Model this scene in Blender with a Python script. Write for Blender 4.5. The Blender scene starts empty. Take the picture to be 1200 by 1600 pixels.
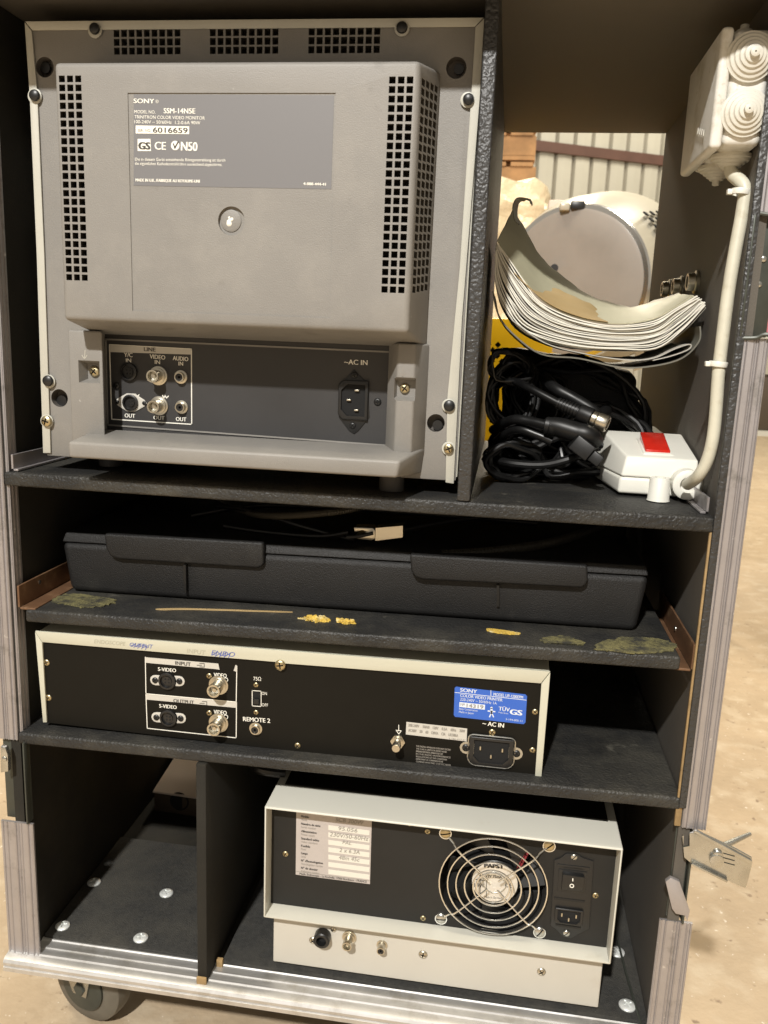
import bpy, bmesh, math, random
from mathutils import Vector as V, Matrix, Euler
random.seed(7)
R = math.radians
SC = bpy.context.scene
COL = SC.collection
# ------------------------------------------------------------------ camera
CAMLOC = V((403.2, -627.8, 154.1))          # millimetres; everything is built in mm and scaled to metres when linked
CAMROT = Euler((R(78.18), R(-2.22), R(8.32)), 'XYZ')
FPX = 1307.2
cd = bpy.data.cameras.new('camera'); cam = bpy.data.objects.new('camera', cd); COL.objects.link(cam)
cam.location = CAMLOC * .001; cam.rotation_euler = CAMROT
cd.sensor_fit = 'HORIZONTAL'; cd.sensor_width = 36; cd.lens = FPX / 1200 * 36
cd.clip_start = .02; cd.clip_end = 100
cd.dof.use_dof = True; cd.dof.focus_distance = .68; cd.dof.aperture_fstop = 20
SC.camera = cam
SC.render.resolution_x = 768; SC.render.resolution_y = 1024
# ------------------------------------------------------------------ light
w = bpy.data.worlds.new('World'); SC.world = w; w.use_nodes = True
w.node_tree.nodes['Background'].inputs[0].default_value = (1.0, .89, .74, 1)
w.node_tree.nodes['Background'].inputs[1].default_value = .38
def area(name, loc, target, size, power, color):
    l = bpy.data.lights.new(name, 'AREA'); l.shape = 'DISK' if size < 1 else 'SQUARE'; l.size = size; l.energy = power; l.color = color
    o = bpy.data.objects.new(name, l); COL.objects.link(o); o.location = loc
    o.rotation_euler = (V(target) - V(loc)).to_track_quat('-Z', 'Y').to_euler(); return o
area('ceiling_lamp_key', (-.18, -3.15, 2.85), (.28, 0, 0), .13, 262, (1.0, .97, .92))
area('fill_lamp_front', (.2, -2.6, 4.4), (.4, .2, -.3), 2.4, 9, (1.0, .88, .70))  # added soft fill from the front, not a known fixture
area('ceiling_lamp_side', (1.5, -.6, 5.4), (1.3, .5, -.545), 1.2, 150, (1.0, .87, .66))
area('ceiling_lamp_left', (-1.4, -.2, 5.4), (-1.2, .6, -.545), 1.2, 125, (1.0, .89, .70))
area('fill_lamp_wall', (2.6, 3.9, 4.6), (1.4, 6.6, 1.0), 1.6, 215, (1.0, .93, .78))  # added lamp that brightens the background wall
area('fill_lamp_back', (.3, 4.0, 3.0), (.2, .4, -.4), .8, 100, (1.0, .88, .68))  # added lamp replacing floor bounce through the open back
SC.view_settings.view_transform = 'Standard'; SC.view_settings.look = 'None'
SC.view_settings.exposure = 0; SC.view_settings.gamma = 1
# ------------------------------------------------------------------ pixel -> point on a real plane
_M = CAMROT.to_matrix()
def ray(u, v): return _M @ V(((u - 600) / FPX, (800 - v) / FPX, -1))
def at(u, v, Y=None, X=None, Z=None):
    d = ray(u, v)
    t = (Y - CAMLOC.y) / d.y if Y is not None else (X - CAMLOC.x) / d.x if X is not None else (Z - CAMLOC.z) / d.z
    return CAMLOC + d * t
# ------------------------------------------------------------------ materials
def mat(name, col, rough=.5, metal=0, bump=None, var=0, vscale=20, grime=None, spec=.5, emis=None, aniso=None, wear=None, trans=0, coat=0):
    m = bpy.data.materials.new(name); m.use_nodes = True; nt = m.node_tree; b = nt.nodes['Principled BSDF']; L = nt.links.new
    b.inputs['Base Color'].default_value = (*col, 1); b.inputs['Roughness'].default_value = rough; b.inputs['Metallic'].default_value = metal
    b.inputs['Specular IOR Level'].default_value = spec; b.inputs['Transmission Weight'].default_value = trans; b.inputs['Coat Weight'].default_value = coat
    tc = nt.nodes.new('ShaderNodeTexCoord'); co = tc.outputs['Object']
    c_out = None
    if var or grime or wear:
        n = nt.nodes.new('ShaderNodeTexNoise'); n.inputs['Scale'].default_value = vscale; n.inputs['Detail'].default_value = 7; n.inputs['Roughness'].default_value = .65; L(co, n.inputs[0])
        r = nt.nodes.new('ShaderNodeValToRGB'); e = r.color_ramp.elements
        e[0].position = .3; e[1].position = .7
        e[0].color = (*[c * (1 - var) for c in col], 1); e[1].color = (*[min(1, c * (1 + var)) for c in col], 1)
        L(n.outputs[0], r.inputs[0]); c_out = r.outputs[0]
        rr = nt.nodes.new('ShaderNodeMapRange'); rr.inputs[3].default_value = max(0, rough - .1); rr.inputs[4].default_value = min(1, rough + .12)
        L(n.outputs[0], rr.inputs[0]); L(rr.outputs[0], b.inputs['Roughness'])
    if grime:
        gc, gs, lo, hi = grime
        n2 = nt.nodes.new('ShaderNodeTexNoise'); n2.inputs['Scale'].default_value = gs; n2.inputs['Detail'].default_value = 9; n2.inputs['Roughness'].default_value = .7; L(co, n2.inputs[0])
        mr = nt.nodes.new('ShaderNodeMapRange'); mr.inputs[1].default_value = lo; mr.inputs[2].default_value = hi; L(n2.outputs[0], mr.inputs[0])
        mx = nt.nodes.new('ShaderNodeMix'); mx.data_type = 'RGBA'; L(mr.outputs[0], mx.inputs[0]); L(c_out, mx.inputs[6]); mx.inputs[7].default_value = (*gc, 1); c_out = mx.outputs[2]
    for gc, gs, lo, hi in (wear or []):
        n2 = nt.nodes.new('ShaderNodeTexNoise'); n2.inputs['Scale'].default_value = gs; n2.inputs['Detail'].default_value = 4; L(co, n2.inputs[0])
        mr = nt.nodes.new('ShaderNodeMapRange'); mr.inputs[1].default_value = lo; mr.inputs[2].default_value = hi; L(n2.outputs[0], mr.inputs[0])
        mx = nt.nodes.new('ShaderNodeMix'); mx.data_type = 'RGBA'; L(mr.outputs[0], mx.inputs[0]); L(c_out, mx.inputs[6]); mx.inputs[7].default_value = (*gc, 1); c_out = mx.outputs[2]
    if c_out: L(c_out, b.inputs['Base Color'])
    if bump:
        h = None
        for kind, sc, st, dist in bump:
            if kind == 'tolex':
                t = nt.nodes.new('ShaderNodeTexVoronoi'); t.feature = 'SMOOTH_F1'; t.inputs['Scale'].default_value = sc; out = t.outputs['Distance']
                w_ = nt.nodes.new('ShaderNodeTexNoise'); w_.inputs['Scale'].default_value = sc * .6; L(co, w_.inputs[0])
                vm = nt.nodes.new('ShaderNodeVectorMath'); vm.operation = 'MULTIPLY_ADD'; L(w_.outputs['Color'], vm.inputs[0]); vm.inputs[1].default_value = (.004, .004, .004); L(co, vm.inputs[2]); L(vm.outputs[0], t.inputs[0])
            elif kind == 'wave':
                t = nt.nodes.new('ShaderNodeTexWave'); t.inputs['Scale'].default_value = sc; L(co, t.inputs[0]); out = t.outputs[0]
            else:
                t = nt.nodes.new('ShaderNodeTexNoise'); t.inputs['Scale'].default_value = sc; t.inputs['Detail'].default_value = 5; L(co, t.inputs[0]); out = t.outputs[0]
            bp = nt.nodes.new('ShaderNodeBump'); bp.inputs['Strength'].default_value = st; bp.inputs['Distance'].default_value = dist
            L(out, bp.inputs['Height'])
            if h: L(h, bp.inputs['Normal'])
            h = bp.outputs[0]
        L(h, b.inputs['Normal'])
    if aniso:                                  # drawn-metal streaks along one axis
        mp = nt.nodes.new('ShaderNodeMapping'); mp.inputs['Scale'].default_value = aniso; L(co, mp.inputs[0])
        n3 = nt.nodes.new('ShaderNodeTexNoise'); n3.inputs['Scale'].default_value = 1; n3.inputs['Detail'].default_value = 4; L(mp.outputs[0], n3.inputs[0])
        mr = nt.nodes.new('ShaderNodeMapRange'); mr.inputs[3].default_value = rough - .14; mr.inputs[4].default_value = rough + .16; L(n3.outputs[0], mr.inputs[0]); L(mr.outputs[0], b.inputs['Roughness'])
    if emis: b.inputs['Emission Color'].default_value = (*emis[0], 1); b.inputs['Emission Strength'].default_value = emis[1]
    return m
M = {}
M['tolex'] = mat('textured_black_vinyl', (.019, .019, .0185), .5, spec=.4, bump=[('tolex', 460, .75, .0011), ('noise', 900, .25, .0004)], var=.25, vscale=9, grime=((.062, .058, .047), 12, .45, .78), wear=[((.11, .10, .085), 380, .72, .82), ((.09, .085, .07), 45, .68, .78)])
M['tolexe'] = mat('coarse_black_vinyl_edge', (.034, .034, .034), .42, bump=[('tolex', 400, .8, .0012), ('noise', 800, .3, .0004)], var=.2, vscale=12)
M['lining'] = mat('black_case_lining', (.020, .0185, .015), .8, spec=.25, bump=[('noise', 700, .4, .0006)], var=.3, vscale=7, grime=((.045, .038, .026), 5, .52, .8))
M['ceil'] = mat('bounce_lit_brown_lining', (.092, .082, .068), .75, bump=[('noise', 700, .4, .0006)], var=.15, vscale=5)  # brown lining made paler, bounce light put into its colour
M['floorb'] = mat('black_carpet_board', (.030, .0295, .027), .85, spec=.5, bump=[('noise', 900, .9, .0012)], var=.4, vscale=260, grime=((.065, .06, .048), 16, .45, .8), wear=[((.12, .11, .09), 420, .70, .80)])
M['alu'] = mat('extruded_aluminium', (.40, .38, .385), .46, .7, aniso=(220, 220, 2), var=.08, vscale=26, grime=((.24, .23, .22), 34, .56, .7), wear=[((.70, .69, .67), 75, .69, .74)])
M['aluh'] = mat('extruded_aluminium_flat', (.56, .555, .545), .42, .75, aniso=(9, 300, 300), var=.12, vscale=30, grime=((.36, .34, .30), 26, .52, .75))
M['steel'] = mat('zinc_plated_steel', (.50, .50, .47), .26, .95, var=.12, vscale=60)
M['bolt'] = mat('dulled_zinc_bolt', (.78, .80, .78), .34, .35, var=.12, vscale=90)
M['chrome'] = mat('chromed_wire', (.82, .82, .80), .2, 1)
M['brass'] = mat('yellow_passivated_brass', (.52, .44, .27), .36, 1, var=.15, vscale=200)
M['nickel'] = mat('nickel_connector', (.56, .525, .44), .32, 1)
M['plate'] = mat('dark_olive_plate', (.055, .06, .05), .42, .3, var=.2, vscale=25)
M['mgrey'] = mat('taupe_abs_plastic', (.212, .202, .186), .5, bump=[('noise', 1300, .5, .0004)], var=.07, vscale=9, grime=((.27, .255, .23), 13, .5, .85), wear=[((.15, .14, .125), 38, .66, .8), ((.36, .35, .32), 170, .74, .8)])
M['mlabel'] = mat('grey_printed_label', (.165, .163, .168), .42, bump=[('noise', 2000, .08, .0002)])
M['mpanel'] = mat('charcoal_painted_panel', (.040, .039, .039), .45, spec=.35, bump=[('noise', 1600, .1, .0002)], var=.08, vscale=12)
M['trim'] = mat('cream_grey_painted_steel', (.47, .46, .40), .42, var=.06, vscale=12, grime=((.36, .33, .25), 30, .62, .85))
M['cream'] = mat('pale_cream_paint', (.53, .52, .42), .42, var=.04, vscale=8, grime=((.42, .39, .27), 24, .63, .85))
M['white3'] = mat('off_white_paint', (.56, .55, .485), .42, var=.03, vscale=7, grime=((.45, .42, .34), 20, .6, .85), wear=[((.30, .27, .21), 90, .74, .82)])
M['beige3'] = mat('warm_beige_paint', (.50, .48, .425), .45, var=.03, vscale=9, grime=((.40, .36, .30), 16, .6, .84))
M['blackp'] = mat('brown_black_sheet_metal', (.0085, .0075, .0055), .55, spec=.14, var=.15, vscale=14)
M['gunm'] = mat('dark_grey_sheet_metal', (.021, .020, .018), .55, .0, spec=.22, var=.15, vscale=10, bump=[('noise', 1200, .1, .0002)])
M['vent'] = mat('painted_vent_shade', (.035, .03, .022), .9)  # hole walls coloured dark for the shade inside the vents
M['black'] = mat('black_plastic', (.012, .012, .012), .38)
M['blackm'] = mat('matt_black', (.006, .006, .006), .9)
M['rubber'] = mat('black_rubber', (.007, .007, .007), .42, spec=.38, var=.2, vscale=90)
M['cable'] = mat('glossy_black_cable', (.006, .006, .006), .34, spec=.4, var=.3, vscale=60)
M['braid'] = mat('braided_cable', (.05, .045, .034), .5, bump=[('wave', 260, 1, .001)])
M['soft'] = mat('grained_black_plastic_case', (.0125, .0122, .012), .5, spec=.35, bump=[('noise', 1100, .7, .0008)], var=.15, vscale=12, grime=((.05, .047, .04), 7, .55, .85))
M['flap'] = mat('smooth_black_plastic', (.010, .010, .010), .36, spec=.35, var=.1, vscale=20)
M['white'] = mat('white_print', (.80, .78, .70), .6)
M['ink'] = mat('dark_print', (.05, .045, .04), .6)
M['inkg'] = mat('grey_print', (.25, .23, .20), .6)
M['ghost'] = mat('faint_pencil', (.42, .40, .31), .6)
M['blueink'] = mat('blue_ballpoint', (.10, .13, .38), .5)
M['plaswhite'] = mat('white_abs', (.72, .71, .64), .38, var=.03, vscale=20, grime=((.48, .44, .34), 40, .62, .85))
M['jgrey'] = mat('aged_white_plastic', (.68, .67, .625), .48, var=.05, vscale=25, grime=((.42, .38, .28), 40, .5, .78), bump=[('noise', 900, .3, .0004)], wear=[((.30, .25, .16), 110, .68, .78)])
M['rubberw'] = mat('cream_rubber', (.57, .555, .49), .5, grime=((.42, .37, .27), 60, .55, .8), var=.04, vscale=30)
M['wcable'] = mat('aged_white_cable', (.56, .54, .44), .42, var=.07, vscale=70, grime=((.40, .35, .24), 90, .56, .8))
M['red'] = mat('red_rocker', (.58, .022, .012), .2, coat=.4, trans=.15, var=.2, vscale=60)
M['paper'] = mat('white_paper', (.70, .68, .60), .7, var=.05, vscale=50)
M['paperg'] = mat('greyed_paper', (.40, .385, .34), .7, var=.1, vscale=50)
M['olive'] = mat('aged_olive_card', (.42, .40, .28), .5, var=.12, vscale=14)
M['oliveg'] = mat('dark_grey_green_folder', (.14, .135, .11), .5, var=.15, vscale=20)
M['tan'] = mat('tan_paper', (.42, .30, .14), .6, var=.1, vscale=20)
M['foam'] = mat('yellow_foam', (.62, .42, .07), .9, bump=[('noise', 700, 1, .001)], var=.35, vscale=160, grime=((.70, .62, .36), 90, .5, .65))
M['foamo'] = mat('olive_foam', (.15, .135, .055), .95, bump=[('noise', 900, 1, .001)], var=.5, vscale=350, grime=((.03, .029, .022), 70, .44, .60))
M['rust'] = mat('brown_painted_angle', (.16, .085, .045), .5, .3, var=.3, vscale=30, grime=((.30, .20, .11), 60, .55, .8))
M['ply'] = mat('raw_plywood', (.30, .20, .09), .8, var=.3, vscale=60)
M['blue'] = mat('blue_label', (.030, .115, .50), .4)
M['bluel'] = mat('pale_blue_print', (.45, .58, .80), .6)
M['silver'] = mat('silver_label', (.52, .50, .45), .5)
M['sticker'] = mat('lilac_grey_sticker', (.44, .40, .375), .55, var=.04, vscale=60)
M['stickerw'] = mat('white_sticker_field', (.66, .64, .57), .6)
M['floor'] = mat('worn_beige_concrete', (.45, .35, .235), .6, var=.1, vscale=9, grime=((.36, .275, .18), 3, .46, .74), bump=[('noise', 90, .6, .002)], wear=[((.52, .43, .31), 22, .5, .72), ((.25, .18, .12), 60, .66, .74), ((.72, .66, .56), 130, .68, .74)])
M['floors'] = mat('fine_grit', (.30, .21, .13), .9)
M['wallc'] = mat('pale_corrugated_sheet', (.47, .455, .385), .55, var=.08, vscale=2.5)
M['seam'] = mat('dark_seam', (.20, .18, .145), .7)
M['purlin'] = mat('red_brown_primer', (.11, .055, .04), .6, var=.15, vscale=6)
M['wood'] = mat('orange_pallet_wood', (.42, .24, .11), .75, var=.35, vscale=6)
M['wrap'] = mat('cream_wrapped_sack', (.74, .62, .42), .3, var=.1, vscale=6, bump=[('noise', 9, .7, .05)])
M['drumg'] = mat('grey_drum_lid', (.235, .21, .185), .5, var=.1, vscale=9, grime=((.24, .21, .18), 14, .55, .8))
M['drumw'] = mat('white_drum_shell', (.42, .39, .31), .3, var=.04, vscale=5)
M['yellow'] = mat('yellow_crate', (.96, .60, .008), .4)
M['pinkb'] = mat('pink_carton', (.55, .16, .19), .6)
M['whiteb'] = mat('white_carton', (.62, .52, .44), .6, var=.06, vscale=6)
M['brownf'] = mat('brown_crate_front', (.055, .038, .022), .7, var=.2, vscale=14)
M['hub'] = mat('silver_hub_label', (.80, .79, .75), .28, .6)
M['redwire'] = mat('red_wire', (.22, .02, .03), .4)
# ------------------------------------------------------------------ mesh helpers (mm)
def box(bm, x0, x1, y0, y1, z0, z1, mi=0):
    vs = [bm.verts.new(p) for p in ((x0,y0,z0),(x1,y0,z0),(x1,y1,z0),(x0,y1,z0),(x0,y0,z1),(x1,y0,z1),(x1,y1,z1),(x0,y1,z1))]
    for f in ((0,3,2,1),(4,5,6,7),(0,1,5,4),(1,2,6,5),(2,3,7,6),(3,0,4,7)): bm.faces.new([vs[i] for i in f]).material_index = mi
def hexa(bm, p, mi=0):       # p: 4 front (bl, br, tr, tl) then 4 back
    vs = [bm.verts.new(q) for q in p]
    for f in ((0,1,2,3),(7,6,5,4),(1,5,6,2),(0,3,7,4),(3,2,6,7),(0,4,5,1)): bm.faces.new([vs[i] for i in f]).material_index = mi
def prism(bm, pts, d, mi=0):   # closed polygon of 3-D points swept by vector d
    a = [bm.verts.new(p) for p in pts]; b = [bm.verts.new(V(p) + V(d)) for p in pts]; n = len(pts)
    fs = [bm.faces.new(a), bm.faces.new(b[::-1])] + [bm.faces.new((a[i], b[i], b[(i+1) % n], a[(i+1) % n])) for i in range(n)]
    for f in fs: f.material_index = mi
def pris(bm, px, Y, depth, mi=0):  # px polygon on plane Y, swept backwards
    prism(bm, [at(u, v, Y=Y) for u, v in px], (0, depth, 0), mi)
def basis(axis):
    a = V(axis).normalized(); t = V((0, 0, 1)) if abs(a.z) < .9 else V((1, 0, 0)); u = a.cross(t).normalized(); return a, u, a.cross(u)
def lathe(bm, c, axis, prof, n=24, mi=0, cap=True):  # prof: (radius, height along axis)
    a, u, w_ = basis(axis); c = V(c); rings = []
    for r, h in prof:
        if r < 1e-4: rings.append([bm.verts.new(c + a * h)])
        else: rings.append([bm.verts.new(c + a * h + (u * math.cos(2*math.pi*i/n) + w_ * math.sin(2*math.pi*i/n)) * r) for i in range(n)])
    for A, B in zip(rings, rings[1:]):
        for i in range(n):
            j = (i+1) % n
            if len(A) == 1 and len(B) == 1: continue
            f = [A[0], B[j], B[i]] if len(A) == 1 else [A[i], A[j], B[0]] if len(B) == 1 else [A[i], A[j], B[j], B[i]]
            bm.faces.new(f).material_index = mi
    if cap:
        for Rg in (rings[0], rings[-1]):
            if len(Rg) > 2: bm.faces.new(Rg).material_index = mi
def cyl(bm, c, axis, r, h, n=24, mi=0): lathe(bm, c, axis, [(r, 0), (r, h)], n, mi)
def spline(pts, k=6, closed=False):
    P = [V(p) for p in pts]; out = []; n = len(P)
    for i in range(n if closed else n-1):
        p1, p2 = P[i], P[(i+1) % n]
        p0 = P[i-1] if (closed or i > 0) else p1; p3 = P[(i+2) % n] if (closed or i < n-2) else p2
        for s in range(k):
            t = s / k
            out.append(.5*((2*p1) + (p2-p0)*t + (2*p0-5*p1+4*p2-p3)*t*t + (3*p1-p0-3*p2+p3)*t**3))
    if not closed: out.append(P[-1])
    return out
def tube(bm, pts, r, n=10, closed=False, smooth=6, mi=0):
    P = spline(pts, smooth, closed) if smooth else [V(p) for p in pts]; N = len(P); rings = []; u = None
    for i, p in enumerate(P):
        t = (P[(i+1) % N] - P[i-1]) if closed or 0 < i < N-1 else (P[1]-P[0] if i == 0 else P[-1]-P[-2])
        t.normalize()
        if u is None: u = basis(t)[1]
        u = (u - t * u.dot(t)).normalized(); w_ = t.cross(u); rr = r(i/(N-1)) if callable(r) else r
        rings.append([bm.verts.new(p + (u*math.cos(2*math.pi*k/n) + w_*math.sin(2*math.pi*k/n))*rr) for k in range(n)])
    for i in range(N if closed else N-1):
        A, B = rings[i], rings[(i+1) % N]
        for k in range(n): bm.faces.new((A[k], A[(k+1) % n], B[(k+1) % n], B[k])).material_index = mi
    if not closed:
        bm.faces.new(rings[0][::-1]).material_index = mi; bm.faces.new(rings[-1]).material_index = mi
def nb(): return bmesh.new()
def finish(bm, name, mats):
    bmesh.ops.recalc_face_normals(bm, faces=bm.faces); me = bpy.data.meshes.new(name)
    bmesh.ops.scale(bm, vec=(.001,)*3, verts=bm.verts); bm.to_mesh(me); bm.free()
    for m in (mats if isinstance(mats, (list, tuple)) else [mats]): me.materials.append(M[m] if isinstance(m, str) else m)
    return me
def bake(o):
    dg = bpy.context.evaluated_depsgraph_get(); me = bpy.data.meshes.new_from_object(o.evaluated_get(dg)); old = o.data
    o.modifiers.clear(); o.data = me; bpy.data.meshes.remove(old)
def obj(name, bm, m, parent=None, bevel=0, seg=2, smooth=False, cuts=None, ang=35, solid=0):
    o = bpy.data.objects.new(name, finish(bm, name, m)); COL.objects.link(o)
    if solid:
        s = o.modifiers.new('solid', 'SOLIDIFY'); s.thickness = solid * .001; s.offset = 0
    if bevel:
        b = o.modifiers.new('bevel', 'BEVEL'); b.width = bevel * .001; b.segments = seg; b.limit_method = 'ANGLE'; b.angle_limit = R(30)
    cs = []
    for cb, cm in (cuts or []):
        c = bpy.data.objects.new('cutter', finish(cb, 'cutter', cm)); COL.objects.link(c); cs.append(c)
        k = o.modifiers.new('cut', 'BOOLEAN'); k.operation = 'DIFFERENCE'; k.object = c; k.solver = 'EXACT'; k.material_mode = 'TRANSFER'
    if cs or bevel or solid: bake(o)
    for c in cs:
        me = c.data; bpy.data.objects.remove(c); bpy.data.meshes.remove(me)
    if smooth or bevel:
        o.data.shade_smooth() if hasattr(o.data, 'shade_smooth') else None
        if hasattr(o.data, 'set_sharp_from_angle'): o.data.set_sharp_from_angle(angle=R(ang))
    if parent: setp(o, parent)
    return o
def origin(o): return o['_w'] if '_w' in o else (0, 0, 0)
def setp(o, p):
    o.parent = p
    if p.type == 'EMPTY': o.matrix_parent_inverse = Matrix.Translation(-p.location)
    elif p.location.length > 0: o.matrix_parent_inverse = Matrix.LocRotScale(p.location, p.rotation_euler, None).inverted()
def tag(o, label, cat, group=None, kind=None):
    if label: o['label'] = label
    if cat: o['category'] = cat
    if group: o['group'] = group
    if kind: o['kind'] = kind
    return o
def thing(name, label, cat, loc, group=None):
    o = bpy.data.objects.new(name, None); COL.objects.link(o); o.location = V(loc) * .001; o.empty_display_size = .02
    return tag(o, label, cat, group)
# ---- lettering
_fc = {}
def glyphs(s):
    if s not in _fc:
        c = bpy.data.curves.new('t', 'FONT'); c.body = s; c.size = 1; c.resolution_u = 3
        o = bpy.data.objects.new('t', c); COL.objects.link(o); me = bpy.data.meshes.new_from_object(o.evaluated_get(bpy.context.evaluated_depsgraph_get()))
        vs = [tuple(v.co) for v in me.vertices]; fs = [tuple(p.vertices) for p in me.polygons]
        bpy.data.objects.remove(o); bpy.data.curves.remove(c); bpy.data.meshes.remove(me); _fc[s] = (vs, fs)
    return _fc[s]
_hv = glyphs('H')[0]; CAPH = max(v[1] for v in _hv) - min(v[1] for v in _hv)
def txt(bm, s, a, b, h, Y, off=.25, mi=0, bold=0, shear=0):
    """s set between px points a and b (baseline) on the plane Y, cap height h px"""
    A = at(*a, Y=Y-off); B = at(*b, Y=Y-off); H = (at(a[0], a[1]-h, Y=Y-off) - A).length
    r = (B-A).normalized(); up = V((-r.z, 0, r.x))
    vs, fs = glyphs(s)
    if not vs: return
    x0 = min(v[0] for v in vs); x1 = max(v[0] for v in vs); sx = (B-A).length / (x1-x0); sy = H / CAPH
    for k, dx in enumerate([0] + ([bold] if bold else []) + ([-bold] if bold else [])):
        bv = [bm.verts.new(A + r*((v[0]-x0)*sx + v[1]*sy*shear + dx) + up*v[1]*sy + V((0, -.01*k, 0))) for v in vs]
        for f in fs:
            try: bm.faces.new([bv[i] for i in f]).material_index = mi
            except ValueError: pass
def sheet(bm, px, Y, off=.15, mi=0): pris(bm, px, Y-off, off*.8, mi)
def line(bm, px, Y, wpx=1.2, off=.2, mi=0):
    for a, b in zip(px, px[1:]):
        A = at(*a, Y=Y-off); B = at(*b, Y=Y-off); d = (B-A); L = d.length
        if L < 1e-3: continue
        d.normalize(); n = V((-d.z, 0, d.x)) * (wpx * (at(a[0]+1, a[1], Y=Y)-at(*a, Y=Y)).length * .5); d *= n.length
        prism(bm, [A-d-n, B+d-n, B+d+n, A-d+n], (0, off*.6, 0), mi)
def disc_px(bm, u, v, Y, r, h=.3, n=20, mi=0):
    c = at(u, v, Y=Y); rr = (at(u+r, v, Y=Y)-c).length; cyl(bm, c, (0, -1, 0), rr, h, n, mi)
def pxr(u, v, Y, r): return (at(u+r, v, Y=Y)-at(u, v, Y=Y)).length
# ---- screws
_sm = {}
def screw(parent, p, r, m='brass', axis='y', kind='x', dome=.45, name='screw', rot=None):
    key = (round(r, 1), m, kind, dome)
    if key not in _sm:
        bm = nb(); lathe(bm, (0,0,0), (0,0,1), [(r, -.2), (r, .12*r), (r*.9, dome*r*.62), (r*.6, dome*r*.92), (0.0001*0, dome*r)], 20)
        cb = nb(); w_ = r*.13; d = r*.62
        if kind == 'x':
            hexa(cb, [(-d,-w_,dome*r*.45),(d,-w_,dome*r*.45),(d,-w_,3*r),(-d,-w_,3*r),(-d,w_,dome*r*.45),(d,w_,dome*r*.45),(d,w_,3*r),(-d,w_,3*r)])
            cb2 = nb(); box(cb2, -w_, w_, -d, d, dome*r*.42, 3*r)
            cm_ = 'bolt' if m == 'bolt' else 'blackm'; cuts = [(cb, cm_), (cb2, cm_)]
        elif kind == '-':
            box(cb, -r*1.1, r*1.1, -w_, w_, dome*r*.4, 3*r); cuts = [(cb, 'blackm')]
        else: cb.free(); cuts = None
        o = obj(name, bm, m, None, smooth=True, cuts=cuts); _sm[key] = o.data; bpy.data.objects.remove(o)
    o = bpy.data.objects.new(name, _sm[key]); COL.objects.link(o); o.location = V(p) * .001
    a = random.uniform(0, 1.5) if rot is None else rot
    if axis == 'y': o.rotation_euler = (Matrix.Rotation(R(90), 3, 'X') @ Matrix.Rotation(a, 3, 'Z')).to_euler()
    elif axis == 'x': o.rotation_euler = (Matrix.Rotation(R(-90), 3, 'Y') @ Matrix.Rotation(a, 3, 'Z')).to_euler()
    else: o.rotation_euler = (0, 0, a)
    o.parent = parent
    if parent.type == 'EMPTY': o.matrix_parent_inverse = Matrix.Translation(-parent.location)
    return o
def sc_px(parent, u, v, Y, rpx, m='brass', kind='x', **k): return screw(parent, at(u, v, Y=Y), pxr(u, v, Y, rpx), m, 'y', kind, **k)

# ================================================================== SETTING
W = 563.0; ZF = -545.0
bm = nb(); vs = [bm.verts.new(p) for p in ((-20000,-6000,ZF),(22000,-6000,ZF),(22000,22000,ZF),(-20000,22000,ZF))]; bm.faces.new(vs)
tag(obj('concrete_floor', bm, 'floor'), None, None, kind='structure')
# ================================================================== FLIGHT CASE
case = thing('flight_case', 'open black flight case with aluminium edges and shelves holding the equipment', 'flight case', (280, 200, ZF))
def ext_profile(name, segs, m='alu'):   # list of hexas / ribs already in bm
    return obj(name, segs, m, case, smooth=True, ang=38)
# side walls, roof, base
bm = nb(); box(bm, -9, 0, 3, 420, -423, 391); obj('side_panel', bm, 'lining', case)
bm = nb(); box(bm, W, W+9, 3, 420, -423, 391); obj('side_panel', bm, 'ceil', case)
bm = nb(); box(bm, W-2.6, W+3, -1.5, 3, -200, 391); obj('panel_edge', bm, 'tolexe', case, bevel=1, seg=2)
bm = nb(); box(bm, -20, W+20, -56, 420, 391.5, 403); obj('top_panel', bm, 'ceil', case)  # front overhang, unseen, lengthened to cast its shadow across the monitor
bm = nb(); box(bm, -18, W+18, 2, 420, -436, -424); obj('base_panel', bm, 'lining', case)
bm = nb(); box(bm, .5, 372, 412, 420, 45, 391); obj('rear_panel', bm, 'lining', case)
bm = nb(); box(bm, .5, W-.5, 412, 420, -190, 20); obj('rear_panel', bm, 'lining', case)
bm = nb(); box(bm, 178, W-.5, 412, 420, -423, -215); obj('rear_panel', bm, 'lining', case)
# shelves (slightly tilted as fitted)
def shelf(x0, z0, x1, z1, th, y1, y0=0):
    bm = nb(); hexa(bm, [(x0,y0,z0-th),(x1,y0,z1-th),(x1,y0,z1),(x0,y0,z0),(x0,y1,z0-th),(x1,y1,z1-th),(x1,y1,z1),(x0,y1,z0)])
    return obj('shelf', bm, 'tolex', case, bevel=2.2, seg=3)
shelf(-.5, 33.4, W-1, 33.8, 11.5, 412)
s2 = shelf(12.5, -84.2, 549, -75.5, 11, 400)
shelf(-.5, -198.6, W-1, -192, 10.5, 412)
# left lower floor board, right lower floor board
bm = nb(); box(bm, 1, 163, 22.5, 186, -423, -418.5); obj('floor_board', bm, 'floorb', case, bevel=.8)
bm = nb(); box(bm, 179, W-1, 21, 411, -423, -417.5); obj('floor_board', bm, 'floorb', case, bevel=.8)
# dividers
bm = nb(); box(bm, 372.2, 382, -.5, 411, 34.2, 391); obj('divider', bm, 'tolexe', case, bevel=1.2, seg=3)
bm = nb(); box(bm, 163.5, 172.5, -2, 411, -429, -208); obj('divider', bm, 'lining', case, bevel=1, seg=2)
bm = nb(); box(bm, 163.2, 172.8, -4.6, -2.2, -429.5, -416); obj('wood_chip', bm, 'ply', case, bevel=1.2)
bm = nb(); box(bm, 174, 180, 18, 22, -422.6, -415); obj('wood_chip', bm, 'ply', case, bevel=.6)
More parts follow.
